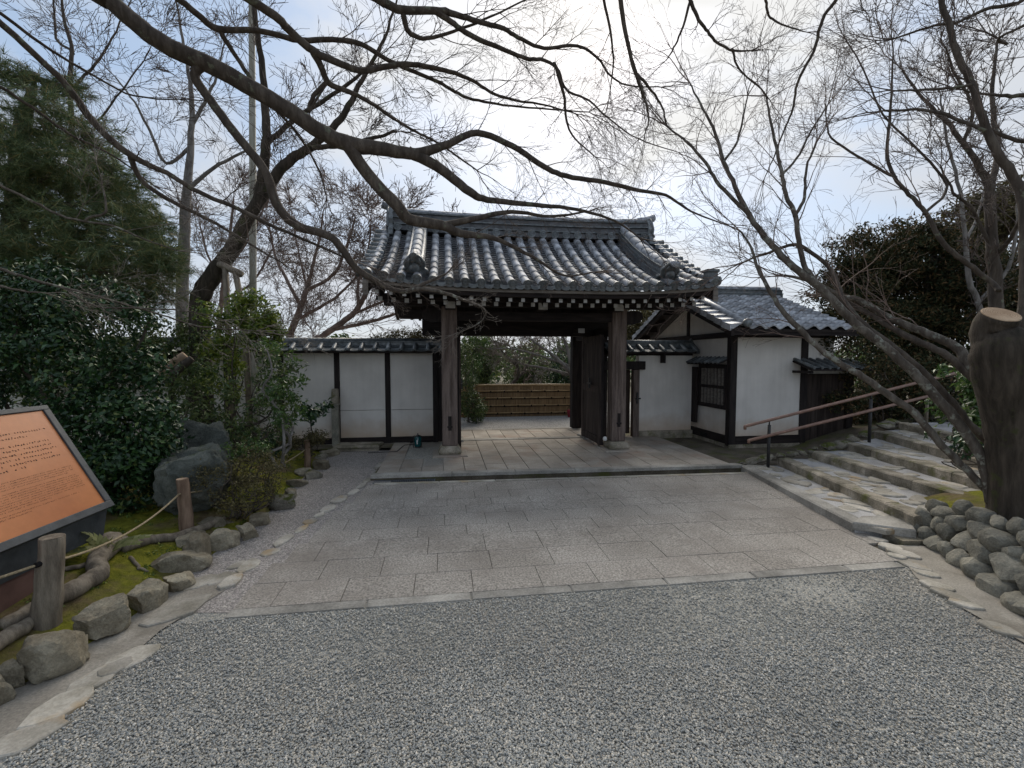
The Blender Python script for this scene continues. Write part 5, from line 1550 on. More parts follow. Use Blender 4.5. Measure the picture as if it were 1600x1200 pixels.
# ------------------------------------------------------------------ overhanging maple on the left (its trunk stands outside the picture)
r = random.Random(77)
mp_ = thing('maple_tree', 'bare maple whose thick dark limbs reach over the yard from the top left', 'tree', (-5.1,2.3,0))
mp_.location = (0,0,0)
TR = [Vector((-5.7,2.0,-.1)), Vector((-5.65,2.1,.8)), Vector((-5.6,2.3,2.4)), Vector((-5.5,2.7,4.0)), D(-150,-203,3.8), D(10,-102,4.2), D(170,0,4.6)]
P, R = smooth_path(TR, [.30,.25,.22,.19,.14,.105,.088], 6); part('trunk', MB().tube(P, R, 14), BARK_MAPLE, mp_, True)
crown = Vector((-4.7,3.4,4.4))
LIMBS = [
 ('A1', [(170,0,17),(250,65,17.5),(340,108,16),(440,165,14.5),(500,205,14),(545,225,14),(600,233,12),(650,240,10),(700,225,7),(745,208,6),(800,228,5.6),(850,260,5.2),(885,275,5),(945,285,4.6),(1000,298,4),(1040,305,3.2),(1080,330,2.2),(1130,350,1.4)], 4.6, 6.6, .24, .62, .45),
 ('A1b', [(640,238,9.5),(690,265,8.6),(735,300,7.6),(762,312,6),(835,320,4.6),(900,327,3.6),(960,345,2.6),(1000,372,1.6)], 5.6, 6.3, .22, .5, .3),
 ('A2', [(538,220,12),(560,252,11),(585,285,11),(620,320,11),(640,343,10.5),(690,352,9.5),(720,365,8),(770,372,5),(830,400,3.6),(880,430,2.6),(930,425,1.5)], 5.4, 6.0, .24, .42, .45),
 ('A2b', [(690,353,6),(740,342,5),(800,331,4),(860,338,3),(920,330,2)], 5.7, 6.2, .25, .4, .3),
 ('A3', [(304,118,9),(329,157,8.5),(374,217,8.5),(413,266,8.5),(434,322,9),(465,353,9),(518,371,8),(546,406,7.5),(558,421,7),(582,436,6.5),(605,449,6),(635,455,5.4),(669,440,3.6),(695,429,2.4)], 5.0, 5.7, .22, .36, .4),
 ('A3b', [(635,455,4),(661,451,3.6),(699,459,3),(727,470,2.4),(751,479,2),(759,491,1.8),(745,507,1.2),(715,520,.9)], 5.7, 5.9, .12, .22, .2),
 ('A4', [(-60,-20,9),(0,35,8.5),(60,90,8),(110,140,8),(145,190,9),(200,240,8),(260,270,6),(310,300,5.6),(370,325,5),(430,355,4.2),(500,385,3.2),(545,405,2)], 4.0, 5.4, .24, .5, .35),
 ('A4b', [(205,248,6),(225,285,5),(270,315,4.6),(330,345,4),(380,375,3),(440,410,2)], 4.7, 5.3, .22, .42, .3),
 ('A5', [(250,-25,7),(300,15,7),(340,45,7),(400,48,6),(470,63,6),(520,62,5.6),(563,68,5.4),(601,91,5),(647,112,4.6),(689,130,4),(724,150,3.6),(766,161,3),(825,168,2.4),(920,175,1.5)], 4.4, 6.4, .22, .6, .2),
 ('A5b', [(345,50,6),(370,90,5),(400,135,5),(420,160,4),(470,215,3),(500,270,2.4),(510,310,1.6)], 4.6, 5.4, .22, .5, .2),
 ('A6', [(360,-20,9),(430,25,9),(450,45,8.6),(490,80,8),(535,101,7),(570,110,6.6),(622,101,6),(661,103,5.4),(703,112,5),(738,126,4),(773,147,3.4),(808,157,3),(850,164,2.4),(900,178,1.6)], 4.5, 6.4, .22, .6, .2),
 ('A6b', [(490,82,7),(502,105,6.4),(514,130,6),(545,143,5),(580,161,4.2),(615,185,3.6),(650,206,3),(685,224,2.6),(745,266,1.8)], 5.0, 6.0, .22, .5, .2),
 ('A6c', [(510,128,5),(490,150,5),(482,175,4),(505,140,3)], 5.0, 5.1, .3, .3, .2),
 ('A7', [(560,-20,9),(594,0,9),(629,16,8),(689,17,7),(717,24,6),(752,35,5.4),(787,45,5),(815,61,4.4),(850,75,4),(902,72,3.6),(934,91,3),(951,115,2.6),(979,133,2.2),(1032,136,1.4)], 4.6, 6.2, .2, .55, .2),
 ('A7b', [(680,17,6),(710,38,5.4),(741,58,5),(787,77,4.4),(822,91,4),(850,94,3.6),(871,108,3.2),(885,140,2.8),(920,157,2.4),(948,182,2),(997,217,1.6),(1060,238,1.1)], 5.0, 6.4, .2, .55, .2),
 ('A7c', [(867,101,3.4),(881,147,2.8),(885,189,2.4),(899,217,2),(930,245,1.3)], 5.8, 6.3, .22, .45, .2),
 ('A7d', [(629,16,6),(636,45,5.4),(645,55,5),(668,60,4.4),(720,45,3.4),(780,20,2.6),(840,-10,2)], 4.9, 5.4, .22, .5, .2),
 ('A8', [(965,-30,5),(969,0,5),(979,60,4.4),(993,115,3.6),(1007,154,2.6),(1014,185,2),(1007,210,1.3)], 4.6, 5.2, .2, .45, .15),
 ('A8b', [(993,115,3),(1014,136,2.6),(1035,168,2),(1042,196,1.6),(1062,212,1)], 5.0, 5.4, .2, .4, .2),
 ('A8c', [(940,-30,3.4),(944,0,3.2),(955,60,2.6),(958,105,2),(951,157,1.2)], 4.8, 5.2, .2, .42, .15),
 ('A9', [(1070,-30,4.4),(1078,0,4.2),(1092,31,4),(1106,49,3.6),(1120,66,3.4),(1145,79,3.2),(1173,79,2)], 4.6, 5.0, .16, .4, .15),
 ('A9b', [(1145,79,2.4),(1155,108,2),(1190,140,1.6),(1205,160,1.1)], 4.9, 5.2, .18, .4, .1),
 ('A9c', [(1078,5,2.8),(1064,50,2.4),(1050,80,2),(1040,95,1.2)], 4.6, 4.9, .18, .35, .1),
 ('A9d', [(1192,-30,3.4),(1197,0,3.2),(1201,24,2.8),(1222,38,2.4),(1260,50,1.4)], 4.6, 5.0, .18, .42, .1),
 ('A10', [(1320,-30,4.4),(1306,0,4),(1285,31,3.8),(1271,80,3.4),(1246,130,3),(1239,171,2.6),(1225,203,2.2),(1211,241,1.8),(1194,280,1.2)], 4.6, 5.4, .2, .4, .15),
 ('A11', [(-40,405,4),(0,420,3.4),(45,435,3.2),(100,450,3),(150,462,2.6),(200,477,2.4),(262,495,2.2),(312,510,2),(400,517,1.2)], 3.9, 4.6, .24, .36, .2),
 ('A11b', [(-40,270,4),(0,290,3.6),(52,315,3.2),(105,340,3),(175,353,2.6),(227,374,2.2),(280,392,1.5)], 3.9, 4.6, .24, .4, .2),
 ('A11c', [(100,450,2.4),(150,478,2.2),(220,482,2),(300,487,1.6),(350,500,1.1)], 4.1, 4.5, .22, .32, .2),
 ('A11d', [(140,340,3),(165,330,2.8),(160,290,2),(150,250,1.4)], 4.3, 4.3, .22, .3, .1),
 ('A12', [(-50,110,5),(0,135,4.6),(60,175,4),(110,210,3.4),(180,245,2.6),(240,290,1.8)], 4.2, 5.0, .22, .5, .2),
 ('A13', [(-40,-10,5),(40,50,4.4),(90,85,3.8),(150,120,3.2),(210,150,2.6),(290,155,1.8)], 4.2, 5.2, .22, .55, .2),
 ('A14', [(-40,440,4),(0,447,3.2),(37,455,2.6),(72,458,1.5)], 3.7, 4.0, .2, .3, .1),
]
tw = Twigs(); twp = Twigs(); PATHS = []
for nm, limb, d0, d1, ev, L, st_ in LIMBS:
    P, R = traced(limb, d0, d1, thin=1.1 if nm == 'A1' else .98, taper=.34)
    if limb[0][0] >= 0 and limb[0][1] > 0: P, R = attach(P, R, PATHS)
    P, R = smooth_path(P, R, 5, .004, r); PATHS.append((P, R))
    pale = nm.startswith('A11') or nm in ('A14','A3b')
    part('limb', MB().tube(P, R, 12 if limb[0][2] > 6 else 8), BARK_LICHEN if pale else BARK_MAPLE, mp_, True)
    twiggy(twp if pale else tw, r, P, R, ev*(1.6 if pale else 1.05), L*1.3, st_, kids=(5,3,2))
tw.build('twigs', BARK_TWIG, mp_, 3); twp.build('twigs', BARK_TWIG_PALE, mp_, 3)
# limbs that leave the frame are carried on to the trunk
for nm, limb, d0, d1, ev, L, st_ in LIMBS:
    px, py, rp = limb[0]
    if py < 0 or px < 0:
        a = D(px, py, d0); rr0 = rp*d0/FPX
        far = px > 900
        b = Vector((-5.5,2.65,3.8)) if not far else Vector((-5.4,2.9,4.6))
        mid = a.lerp(b, .5) + Vector((0,-.5 if far else -.15, 1.4 if far else .25))
        P, R = smooth_path([a, a.lerp(mid,.55)+Vector((0,0,.25)), mid, b], [rr0,rr0*1.15,rr0*1.35,min(.09,rr0*1.8)], 5)
        part('limb', MB().tube(P, R, 8), BARK_MAPLE, mp_, True)
# ------------------------------------------------------------------ many-stemmed maple on the mound, right
r = random.Random(88)
bt = thing('maple_clump', 'leaning many stemmed maple with lichened bark rising from the mound by the steps', 'tree')
STEMS = [
 ('B1', [(1560,785,14),(1520,744,11),(1472,696,10.5),(1432,648,10),(1392,620,9.5),(1348,588,8.6),(1312,568,8),(1276,540,7.4),(1246,511,7),(1220,482,6),(1200,449,5),(1184,420,4),(1173,385,3),(1155,360,2)], 4.05, 5.0, BARK_LICHEN, .55),
 ('B2', [(1552,785,18),(1536,720,14.5),(1512,680,13.5),(1476,636,12.5),(1440,596,12),(1408,564,11),(1376,536,10.5),(1340,508,10),(1312,480,9.5),(1280,448,9),(1240,418,8),(1208,385,7),(1187,360,6.4),(1166,329,5.8),(1148,290,5),(1131,252,4.2),(1117,206,3.4),(1099,171,2.6),(1078,130,1.6)], 4.0, 5.2, BARK_LICHEN, .45),
 ('B2b', [(1170,335,4.4),(1124,290,4),(1103,255,3.4),(1075,224,2.8),(1040,196,1.6)], 4.95, 5.3, BARK_LICHEN, .1),
 ('B2c', [(1131,252,3),(1150,225,2.6),(1160,190,2.2),(1168,150,1.4)], 5.1, 5.3, BARK_LICHEN, .1),
 ('B3', [(1575,790,14),(1560,712,12),(1516,664,10),(1480,620,9.5),(1436,576,9),(1392,540,8.4),(1350,508,8),(1316,468,7),(1310,448,6),(1296,420,5),(1264,392,4.4),(1240,382,4),(1200,395,3),(1160,410,1.8)], 4.2, 5.2, BARK_MAPLE, .5),
 ('B4', [(1560,640,16),(1516,576,14),(1496,544,12),(1456,524,11),(1416,508,9.6),(1380,492,8.6),(1340,468,7),(1312,462,6),(1270,440,4.4),(1225,430,2.6)], 4.3, 5.4, BARK_LICHEN, .3),
 ('B4b', [(1530,600,10),(1480,556,9),(1440,536,8.4),(1400,516,7.4),(1360,492,6),(1320,470,4.4),(1290,462,3)], 4.4, 5.3, BARK_MAPLE, .35),
 ('B5', [(1285,452,6),(1260,420,5.6),(1248,376,5.4),(1243,336,5.2),(1229,308,4.6),(1222,273,4.2),(1215,238,3.6),(1204,189,2.8),(1197,150,1.8)], 4.85, 5.3, BARK_LICHEN, .1),
 ('B5b', [(1243,336,4),(1257,308,3.6),(1260,262,2.8),(1275,225,2)], 5.0, 5.2, BARK_LICHEN, .1),
 ('B5c', [(1222,273,3),(1250,240,2.6),(1270,200,2.2),(1300,155,1.4)], 5.1, 5.3, BARK_LICHEN, .1),
 ('B6', [(1560,455,7),(1552,444,7),(1512,412,6.6),(1474,380,6.2),(1446,332,5.6),(1421,304,5),(1397,276,4.6),(1386,238,4),(1390,189,3.4),(1393,140,2.8),(1395,87,2),(1392,40,1.3)], 4.6, 5.4, BARK_MAPLE, .25),
 ('B6b', [(1397,276,3.6),(1350,250,3),(1300,215,2.4),(1290,180,1.5)], 5.2, 5.5, BARK_MAPLE, .1),
 ('B6c', [(1446,332,4),(1480,290,3.4),(1430,230,2.8),(1380,180,2.4),(1350,110,2),(1320,60,1.4)], 5.1, 5.6, BARK_MAPLE, .15),
]
tw = Twigs(); PATHS = []
for nm, limb, d0, d1, bk, st_ in STEMS:
    P, R = traced(limb, d0, d1, thin=.70 if nm == 'B1' else .78)
    if nm in ('B2b','B2c','B4b','B5','B5b','B5c','B6b','B6c'): P, R = attach(P, R, PATHS)
    P, R = smooth_path(P, R, 5, .005, r); PATHS.append((P, R))
    part('stem', MB().tube(P, R, 12 if limb[0][2] > 7 else 8), bk, bt, True)
    twiggy(tw, r, P, R, .25, .85, max(st_,.05), kids=(4,2,2), up=.25)
tw.build('twigs', BARK_RED, bt, 3)

# cut trunk
ct = thing('sawn_tree', 'thick dark trunk sawn off flat at head height on the mossy mound', 'tree')
tb = G(1592,775,.62); dep = tb.y
P, R = traced([(1597,800,46),(1590,740,37),(1586,690,37),(1582,640,40),(1574,590,44),(1566,545,42),(1562,515,30),(1560,492,26)], dep, dep, thin=1.38)
P[0] = Vector((P[0].x, P[0].y, .42))
ax = Vector((-.10,-.55,1)).normalized(); P[-1] = P[-1] + Vector((0,-.02,.0)); P[-2] = P[-1] - ax*.16; R[-2] = R[-1]*1.06
P, R = smooth_path(P, R, 5, .004, r)
part('trunk', MB().tube(P, R, 22), BARK_MOSSY, ct, True)
top = P[-1]; q = R[-1]
ax = (P[-1]-P[-2]).normalized()
part('sawn_face', MB().tube([top + ax*.001, top + ax*.006, top + ax*.008], [q*.97,q*.95,q*.90], 26), SAWN, ct)
t_ = SAWN.node_tree; pr_ = t_.nodes['Principled BSDF']; old = pr_.inputs['Base Color'].links[0].from_socket      # growth rings round the pith
dn = _n(t_, 'ShaderNodeVectorMath', operation='DISTANCE'); dn.inputs[1].default_value = top + Vector((.02,0,0)); t_.links.new(_n(t_, 'ShaderNodeNewGeometry').outputs['Position'], dn.inputs[0])
ms_ = _n(t_, 'ShaderNodeMath', operation='MULTIPLY'); ms_.inputs[1].default_value = 420; t_.links.new(dn.outputs['Value'], ms_.inputs[0])
sn_ = _n(t_, 'ShaderNodeMath', operation='SINE'); t_.links.new(ms_.outputs[0], sn_.inputs[0])
t_.links.new(mixc(t_, 1.0, old, ramp(t_, sn_.outputs[0], [(0, (.78,.74,.70)), (.8, (1,1,1))]), 'MULTIPLY'), pr_.inputs['Base Color'])
if False: P2, R2 = smooth_path([D(1530,610,dep-.02), D(1524,560,dep-.06), D(1532,530,dep-.08), D(1545,505,dep-.06)], [.13,.09,.06,.04], 5); part('callus', MB().tube(P2, R2, 10), BARK_MOSSY, ct, True)
P, R = traced([(1600,560,20),(1603,480,16),(1604,400,14),(1600,329,12),(1596,304,11.5),(1579,269,11),(1554,231,10),(1533,182,9),(1519,133,8.4),(1495,84,7.6),(1481,35,7),(1470,0,6.6),(1455,-60,5)], dep+.1, dep+.4)
P, R = smooth_path(P, R, 5, .006, r); part('limb', MB().tube(P, R, 12), BARK_MAPLE, ct, True)
tw = Twigs(); twiggy(tw, r, P, R, .36, .6, .4)
for limb in ([(1519,133,4),(1480,138,3.4),(1440,140,2.8),(1400,142,2)], [(1540,205,4.6),(1480,180,4),(1440,172,3.4),(1382,173,2.4)], [(1640,160,7),(1580,150,5),(1545,148,3),(1500,140,2)], [(1640,230,7),(1590,220,5),(1540,200,4)], [(1640,-10,6),(1590,5,5),(1540,15,4.4),(1500,33,3.6),(1460,40,3),(1400,60,2)], [(1600,40,4),(1560,60,3.4),(1575,68,2.6),(1540,50,2)]):
    if limb[0][0] == 1640: limb = [(1604,400,9),(1645,(limb[0][1]+400)/2,8)] + limb      # springs from the upright limb below
    elif limb[0][0] == 1600: limb = [(1640,5,5)] + limb
    P, R = traced(limb, dep+.15, dep+.6); P, R = smooth_path(P, R, 5, .005, r); part('limb', MB().tube(P, R, 8), BARK_MAPLE, ct, True); twiggy(tw, r, P, R, .28, .55, .1)
tw.build('twigs', BARK_TWIG, ct, 3)

# ------------------------------------------------------------------ background bare trees
def bare_tree(name, label, limbs, dep, bark, seed, twbark=BARK_TWIG, every=.45, L=1.1, kids=(5,4,2), group=None, rmin=.004, up=.2, st=.25, foot=None, wander=.16, spread=(.4,.95), sides=3, thin=.9):
    rr = random.Random(seed); t = thing(name, label, 'tree', (0,0,0), 0, group); tw = Twigs(); BP = []
    for i, limb in enumerate(limbs):
        P, R = traced(limb, dep, dep + (.0 if i == 0 else rr.uniform(-.8,.8)), thin=thin)
        if i: P, R = attach(P, R, BP)
        if i == 0 and foot is not None: P = [Vector((P[0].x, P[0].y, foot))] + P; R = [R[0]*1.25] + R
        P, R = smooth_path(P, R, 5, .01, rr); BP.append((P, R))
        part('trunk' if i == 0 else 'branch', MB().tube(P, R, 12 if i == 0 else 8), bark, t, True)
        twiggy(tw, rr, P, R, every, L, st if i == 0 else .1, kids=kids, rmin=rmin, up=up, wander=wander, spread=spread)
    tw.build('twigs', twbark, t, sides)
    return t
bare_tree('bare_tree', 'tall bare tree with a pale straight trunk behind the pine', [[(285,480,12),(287,400,11),(290,330,10),(297,240,7),(300,170,5.5),(296,120,4),(285,60,3),(275,0,2)],
   [(300,290,5),(330,265,4),(365,245,3),(400,228,2)],[(298,200,4.5),(320,160,3.6),(338,120,2.6),(350,70,1.6)],[(297,230,4),(260,255,3.4),(235,205,3),(210,160,2.4),(180,120,1.6)]], 10.5, BARK_PALE, 5, foot=.1, every=.42, L=1.3)
bare_tree('bare_tree', 'slender bare tree with upright stems left of the tall pale trunk', [[(112,470,8),(110,300,6.5),(112,200,6),(110,130,5.4),(112,80,4.6),(100,30,3.6),(96,-20,2.6)],[(112,80,3.6),(88,60,3),(85,20,2.4),(83,-20,1.6)],[(110,140,3.6),(150,100,3),(175,60,2.2),(205,0,1.4)],[(110,180,3),(150,190,2.4),(190,140,2),(225,95,1.2)]], 9.0, BARK_MAPLE, 6, foot=.1, every=.42, L=1.1)
bare_tree('leaning_tree', 'thick mossy dark trunk leaning right with a tall second stem', [[(312,500,19),(318,455,18),(334,429,17),(352,404,16),(373,372,14),(384,346,13),(401,321,12),(427,280,10.5),(451,252,10),(483,231,8.5),(520,200,7),(545,165,6),(565,125,4.6),(600,60,3),(620,0,2)],
   [(404,315,11),(412,260,10),(416,224,9.6),(415,175,8.4),(410,105,7),(400,40,6),(395,-20,5)],[(483,231,6),(520,228,5),(560,222,4),(620,205,2.6)],[(416,224,6),(445,200,5),(470,180,4.6),(545,130,3.6),(580,100,2.4)]], 8.0, BARK_MOSSY, 7, foot=.1, every=.34, L=1.0, st=.4)
for k, (lab, limbs, dep, seed) in enumerate([
   ('fan shaped bare tree behind the wall between bamboo pole and gate', [[(452,540,11),(458,510,10),(470,480,9.5),(480,450,7),(490,410,5),(500,370,3.4),(505,330,2)],[(470,480,6),(450,440,5),(430,400,4),(420,350,2.6)],[(478,455,6),(520,430,5),(540,390,4),(555,340,2.6)],[(462,500,6),(500,480,5),(530,460,4),(570,420,2.6)],[(480,450,4),(470,410,3.4),(462,370,2.4),(455,330,1.6)]], 14.5, 8),
   ('low spreading bare tree behind the wall close to the gate roof', [[(490,545,11),(505,525,10),(540,500,9),(560,480,8),(580,440,6),(600,400,4.6),(620,350,3)],[(520,515,6),(570,505,5),(620,490,4),(680,470,2.6)],[(548,492,5),(600,470,4),(640,440,3),(680,400,2)],[(560,480,4.6),(560,440,4),(575,390,3),(580,340,2)]], 13.5, 9),
   ('hazy bare tree far behind the left wall beside the leaning trunk', [[(340,560,8),(345,480,7),(352,420,6),(360,360,4.6),(365,310,3)],[(350,440,4),(325,400,3.4),(312,350,2.4)],[(352,420,4),(385,380,3.4),(410,330,2.4)],[(347,470,4),(395,440,3.4),(425,390,2.4)]], 16.0, 10)]):
    bare_tree('bare_tree', lab, limbs, dep, BARK_RED, seed, BARK_RED, .30, 1.15, (7,5,2), 'bare trees behind the left wall', .006, .35, .2, foot=-.1, spread=(.3,.75), thin=.55)
# right of the gate, far behind
bare_tree('bare_tree', 'dark forked bare tree behind the sawn trunk on the bank', [[(1557,520,15),(1556,440,14),(1551,402,13),(1547,315,11),(1544,290,10),(1526,252,7),(1505,224,6),(1481,192,5),(1442,154,3.6),(1410,110,2.2)],
   [(1546,300,8),(1558,245,7),(1553,189,6),(1552,120,4),(1560,60,2.6)],[(1505,224,4.6),(1520,170,4),(1490,110,3),(1470,60,2)],[(1556,400,6),(1580,370,5),(1600,330,4)],[(1554,400,5),(1520,330,4),(1490,300,3),(1470,260,2)]], 6.6, BARK_MAPLE, 12, BARK_TWIG, .55, .9, foot=.5, st=.3)
bare_tree('bare_tree', 'slim pale bare tree standing before the cypress mass', [[(1535,560,7),(1530,480,6.4),(1515,440,6),(1508,380,5),(1500,300,4),(1480,220,3),(1470,150,2)],[(1530,470,5),(1575,420,4.4),(1590,340,3.4),(1585,280,2.4)],[(1508,380,3.4),(1530,330,2.8),(1545,270,2)]], 8.5, BARK_PALE, 13, BARK_TWIG, .45, .9, foot=.5)

# bamboo pole and prop
o = thing('bamboo_pole', 'tall pale bamboo pole standing in front of the leaning trunk', 'pole')
pb_ = [D(396,500,8.6), D(395,300,8.6), D(394,120,8.6), D(393,-60,8.6)]; pb_ = [Vector((pb_[0].x,pb_[0].y,.1))] + pb_
P, R = smooth_path(pb_, [.064,.062,.058,.054,.048], 6); mbp = MB().tube(P, R, 12); part('culm', mbp, BAMBOO, o, True)
for i in range(2, len(P)-1, 2): part('node_ring', MB().tube([P[i]-Vector((0,0,.008)), P[i]+Vector((0,0,.008))], R[i]*1.08, 12), BAMBOO, o)
o = thing('tree_prop', 'timber crutch propping the mossy leaning trunk', 'prop')
part('crossbar', MB().tube([D(342,412,7.85), D(378,429,7.85)], .055, 8), WOOD_GREY, o, True)
for a, b in (((352,420),(356,500)),((368,426),(382,500))): q = D(*b, 7.85); part('leg', MB().tube([D(*a,7.85), q, Vector((q.x+.05,q.y,.1))], .05, 8), WOOD_GREY, o, True)
o = thing('cut_branch', 'barkless pale sawn limb showing beside the camellia', 'branch')
P, R = traced([(215,600,9),(240,585,11),(268,570,11),(290,555,9)], 6.4, 6.6); part('limb', MB().tube(*smooth_path(P, R, 4), 10), SAWN_OLD, o, True)
P, R = traced([(262,600,10),(275,580,10),(300,560,7)], 6.45, 6.6); part('bark_stub', MB().tube(*smooth_path(P, R, 4), 10), BARK_MAPLE, o, True)

# ------------------------------------------------------------------ evergreens, left
def pine(label, base, trunk, pads, seed, n_tuft=2600):
    rr = random.Random(seed); t = thing('pine_tree', label, 'tree')
    P, R = smooth_path(trunk[0], trunk[1], 5, .01, rr); mb = MB(); part('trunk', MB().tube(P, R, 12), BARK_MAPLE, t, True)
    g = np.random.default_rng(seed); C = []
    for (c, rad, nn_) in pads:
        a = min(P, key=lambda q: (q-c).length + abs(q.z-c.z+.4)*.5)
        b2, r2 = stem_to(mb, rr, a, c - Vector((0,0,.15)), .06, .02, 6, .10)
        for _ in range(nn_):
            d = Vector((rr.gauss(0,1),rr.gauss(0,1),rr.gauss(0,1))).normalized(); k = rr.random()**.45
            C.append((c.x+d.x*rad[0]*k, c.y+d.y*rad[1]*k, c.z+d.z*rad[2]*k))
    part('branches', mb, BARK_MAPLE, t, True)
    C = np.array(C); n = len(C); K = 26
    ax = g.normal(size=(n,3)); ax[:,2] = ax[:,2]*.4 + .1; ax /= np.linalg.norm(ax, axis=1, keepdims=True)
    Cq = np.repeat(C, K, 0); A = np.repeat(ax, K, 0)
    d = A*.75 + g.normal(size=(n*K,3))*.5; d[:,2] -= .12; d /= np.linalg.norm(d, axis=1, keepdims=True)
    L = (.14 + .10*g.random(n*K))[:,None]
    Cq = Cq + A*(g.random(n*K)*.16)[:,None]
    w = np.cross(d, g.normal(size=(n*K,3))); w /= np.linalg.norm(w, axis=1, keepdims=True); w *= .0042
    V = np.stack([Cq-w, Cq+w, Cq+d*L], 1).reshape(-1,3)
    F = np.arange(n*K*3).reshape(-1,3)
    np_mesh('foliage', V, F, LEAF_PINE, t, 'stuff')
Yp = 8.2
tr = ([Vector((D(15,560,Yp+.4).x, Yp+.4, .1)), D(20,430,Yp+.4), D(28,300,Yp+.4), D(35,200,Yp+.3), D(48,150,Yp+.2), D(56,118,Yp)], [.24,.2,.17,.13,.07,.012])
pads = []
rr = random.Random(4)
for (px, py, w, h, nn_) in [(60,170,60,26,120),(20,215,60,30,140),(130,215,55,28,130),(80,255,80,30,200),(170,275,50,30,140),(30,290,70,34,170),(120,300,85,34,220),(200,320,55,36,170),(70,345,85,36,220),(160,350,90,36,240),(230,365,45,36,150),(100,395,95,36,240),(195,400,75,36,220),(250,410,34,34,110),(40,410,60,36,150),(150,440,90,32,200),(240,450,50,34,140),(90,470,80,30,160),(-40,260,60,40,120),(-50,360,60,50,140),(20,120,36,20,60),(100,135,30,18,50),(190,470,60,30,120)]:
    c = D(px, py, Yp + rr.uniform(-.7,.5)); k = Yp/FPX; pads.append((c, (w*k, w*k*.8, h*k), int(nn_*1.15)))
pine('dense soft pine tree rising above the camellia at the left edge', None, tr, pads, 14)

# glossy camellia
def at_px(px, py, dep): return D(px, py, dep)
cb_ = Vector((-4.8,4.9,.25))
k = 4.9/FPX
bl = []
for (px, py, w, h, dy) in [(60,520,80,70,.2),(150,500,70,60,.3),(40,600,80,70,0),(130,590,90,75,0),(200,600,55,60,.2),(70,680,90,70,-.1),(160,680,85,75,-.15),(215,670,45,60,.0),(190,750,45,60,-.1),(120,760,60,60,0),(20,470,50,50,.4),(100,450,50,30,.4),(225,720,24,36,.0),(-50,560,70,110,.1)]:
    c = D(px, py, 4.9+dy); bl.append((c-cb_, (w*k, .45, h*k)))
t = bush('camellia_bush', 'big dense camellia with dark glossy leaves behind the sign', 'bush', cb_, bl, 30000, .060, LEAF_CAM, 31, BARK_MAPLE, 8, .035, .17, 330, .52, bend=.22)

def shrub_px(name, label, blobs, dep, n, s, mat, seed, foot, clump=.12, ncl=60, nstem=4, cat='shrub', bark=BARK_MAPLE, aspect=.45, stem_r=.018, group=None, dd=.35, squash=1.0):
    k = dep/FPX; fx = G(foot[0], foot[1], .15) if foot[1] > 600 else D(foot[0], foot[1], dep)
    base = Vector((D(foot[0], foot[1], dep).x, dep, max(.05, min(.7, D(foot[0],foot[1],dep).z))))
    bl = [(D(px,py,dep+dy)-base, (w*k, dd, h*k)) for (px,py,w,h,dy) in blobs]
    return bush(name, label, cat, base, bl, n, s, mat, seed, bark, nstem, stem_r, clump, ncl, aspect, group, squash=squash)
shrub_px('tall_shrub', 'tall yellow green shrub with a bright crown in front of the left wall', [(350,480,34,24,0),(395,490,36,26,.1),(360,530,40,40,0),(410,530,24,30,.1),(340,580,36,40,0)], 6.7, 5200, .075, LEAF_YG, 32, (370,700), .15, 46, 7, aspect=.36)
shrub_px('thin_shrub', 'loose thin leaved shrub on several stems before the left wall', [(330,600,50,40,0),(400,600,45,40,.2),(360,650,55,40,0),(430,580,30,40,.1),(310,660,40,34,.1),(420,650,30,30,.1)], 6.2, 2600, .075, LEAF_MID, 33, (365,705), .16, 50, 9, aspect=.34, stem_r=.022)
shrub_px('forked_sapling', 'forked sapling with light green leaves near the bed edge', [(435,560,26,30,0),(455,600,24,24,0),(430,620,26,24,.1),(450,650,14,14,0)], 6.0, 900, .07, LEAF_BRIGHT, 34, (438,722), .11, 24, 3, aspect=.36, stem_r=.028, cat='sapling', bark=BARK_PALE)
shrub_px('low_shrub', 'low fine twigged shrub spreading beside the large boulder', [(360,720,45,22,0),(400,730,40,28,-.1),(350,755,40,28,-.1),(385,765,40,26,-.15),(420,745,24,22,0),(330,735,24,22,0)], 4.9, 6000, .024, LEAF_OLIVE, 35, (375,795), .10, 110, 14, aspect=.5, stem_r=.009)
shrub_px('low_shrub', 'small green shrub with fresh leaves at the top of the low shrub', [(375,700,18,8,0),(395,705,14,8,0),(365,708,12,8,0)], 5.0, 600, .035, LEAF_BRIGHT, 36, (380,760), .07, 12, 4, stem_r=.008)
shrub_px('potted_sapling', 'slim sapling with a round tuft of leaves in front of the wall', [(495,632,14,12,0),(490,645,10,8,0)], 7.6, 240, .10, LEAF_CAM, 37, (478,680), .10, 10, 1, stem_r=.014, cat='sapling')
shrub_px('dome_shrub', 'rounded brownish shrub at the wall foot behind the short post', [(478,682,26,12,0),(462,690,18,10,0),(492,686,16,10,0)], 7.4, 2200, .032, LEAF_OLIVE, 38, (478,708), .09, 40, 6, stem_r=.008)
shrub_px('dark_shrub', 'dark leafy shrub in the shade behind the craggy boulder', [(400,690,45,24,0),(350,690,40,24,0),(430,690,30,20,.1)], 7.4, 2600, .05, LEAF_CAM, 39, (390,715), .13, 40, 5)
shrub_px('undergrowth_shrub', 'dull green undergrowth filling the gap between camellia and wall', [(270,560,40,40,0),(300,610,36,50,0),(260,520,40,30,.2),(300,510,34,40,.3)], 7.6, 3400, .06, LEAF_MID, 40, (290,690), .16, 50, 8)
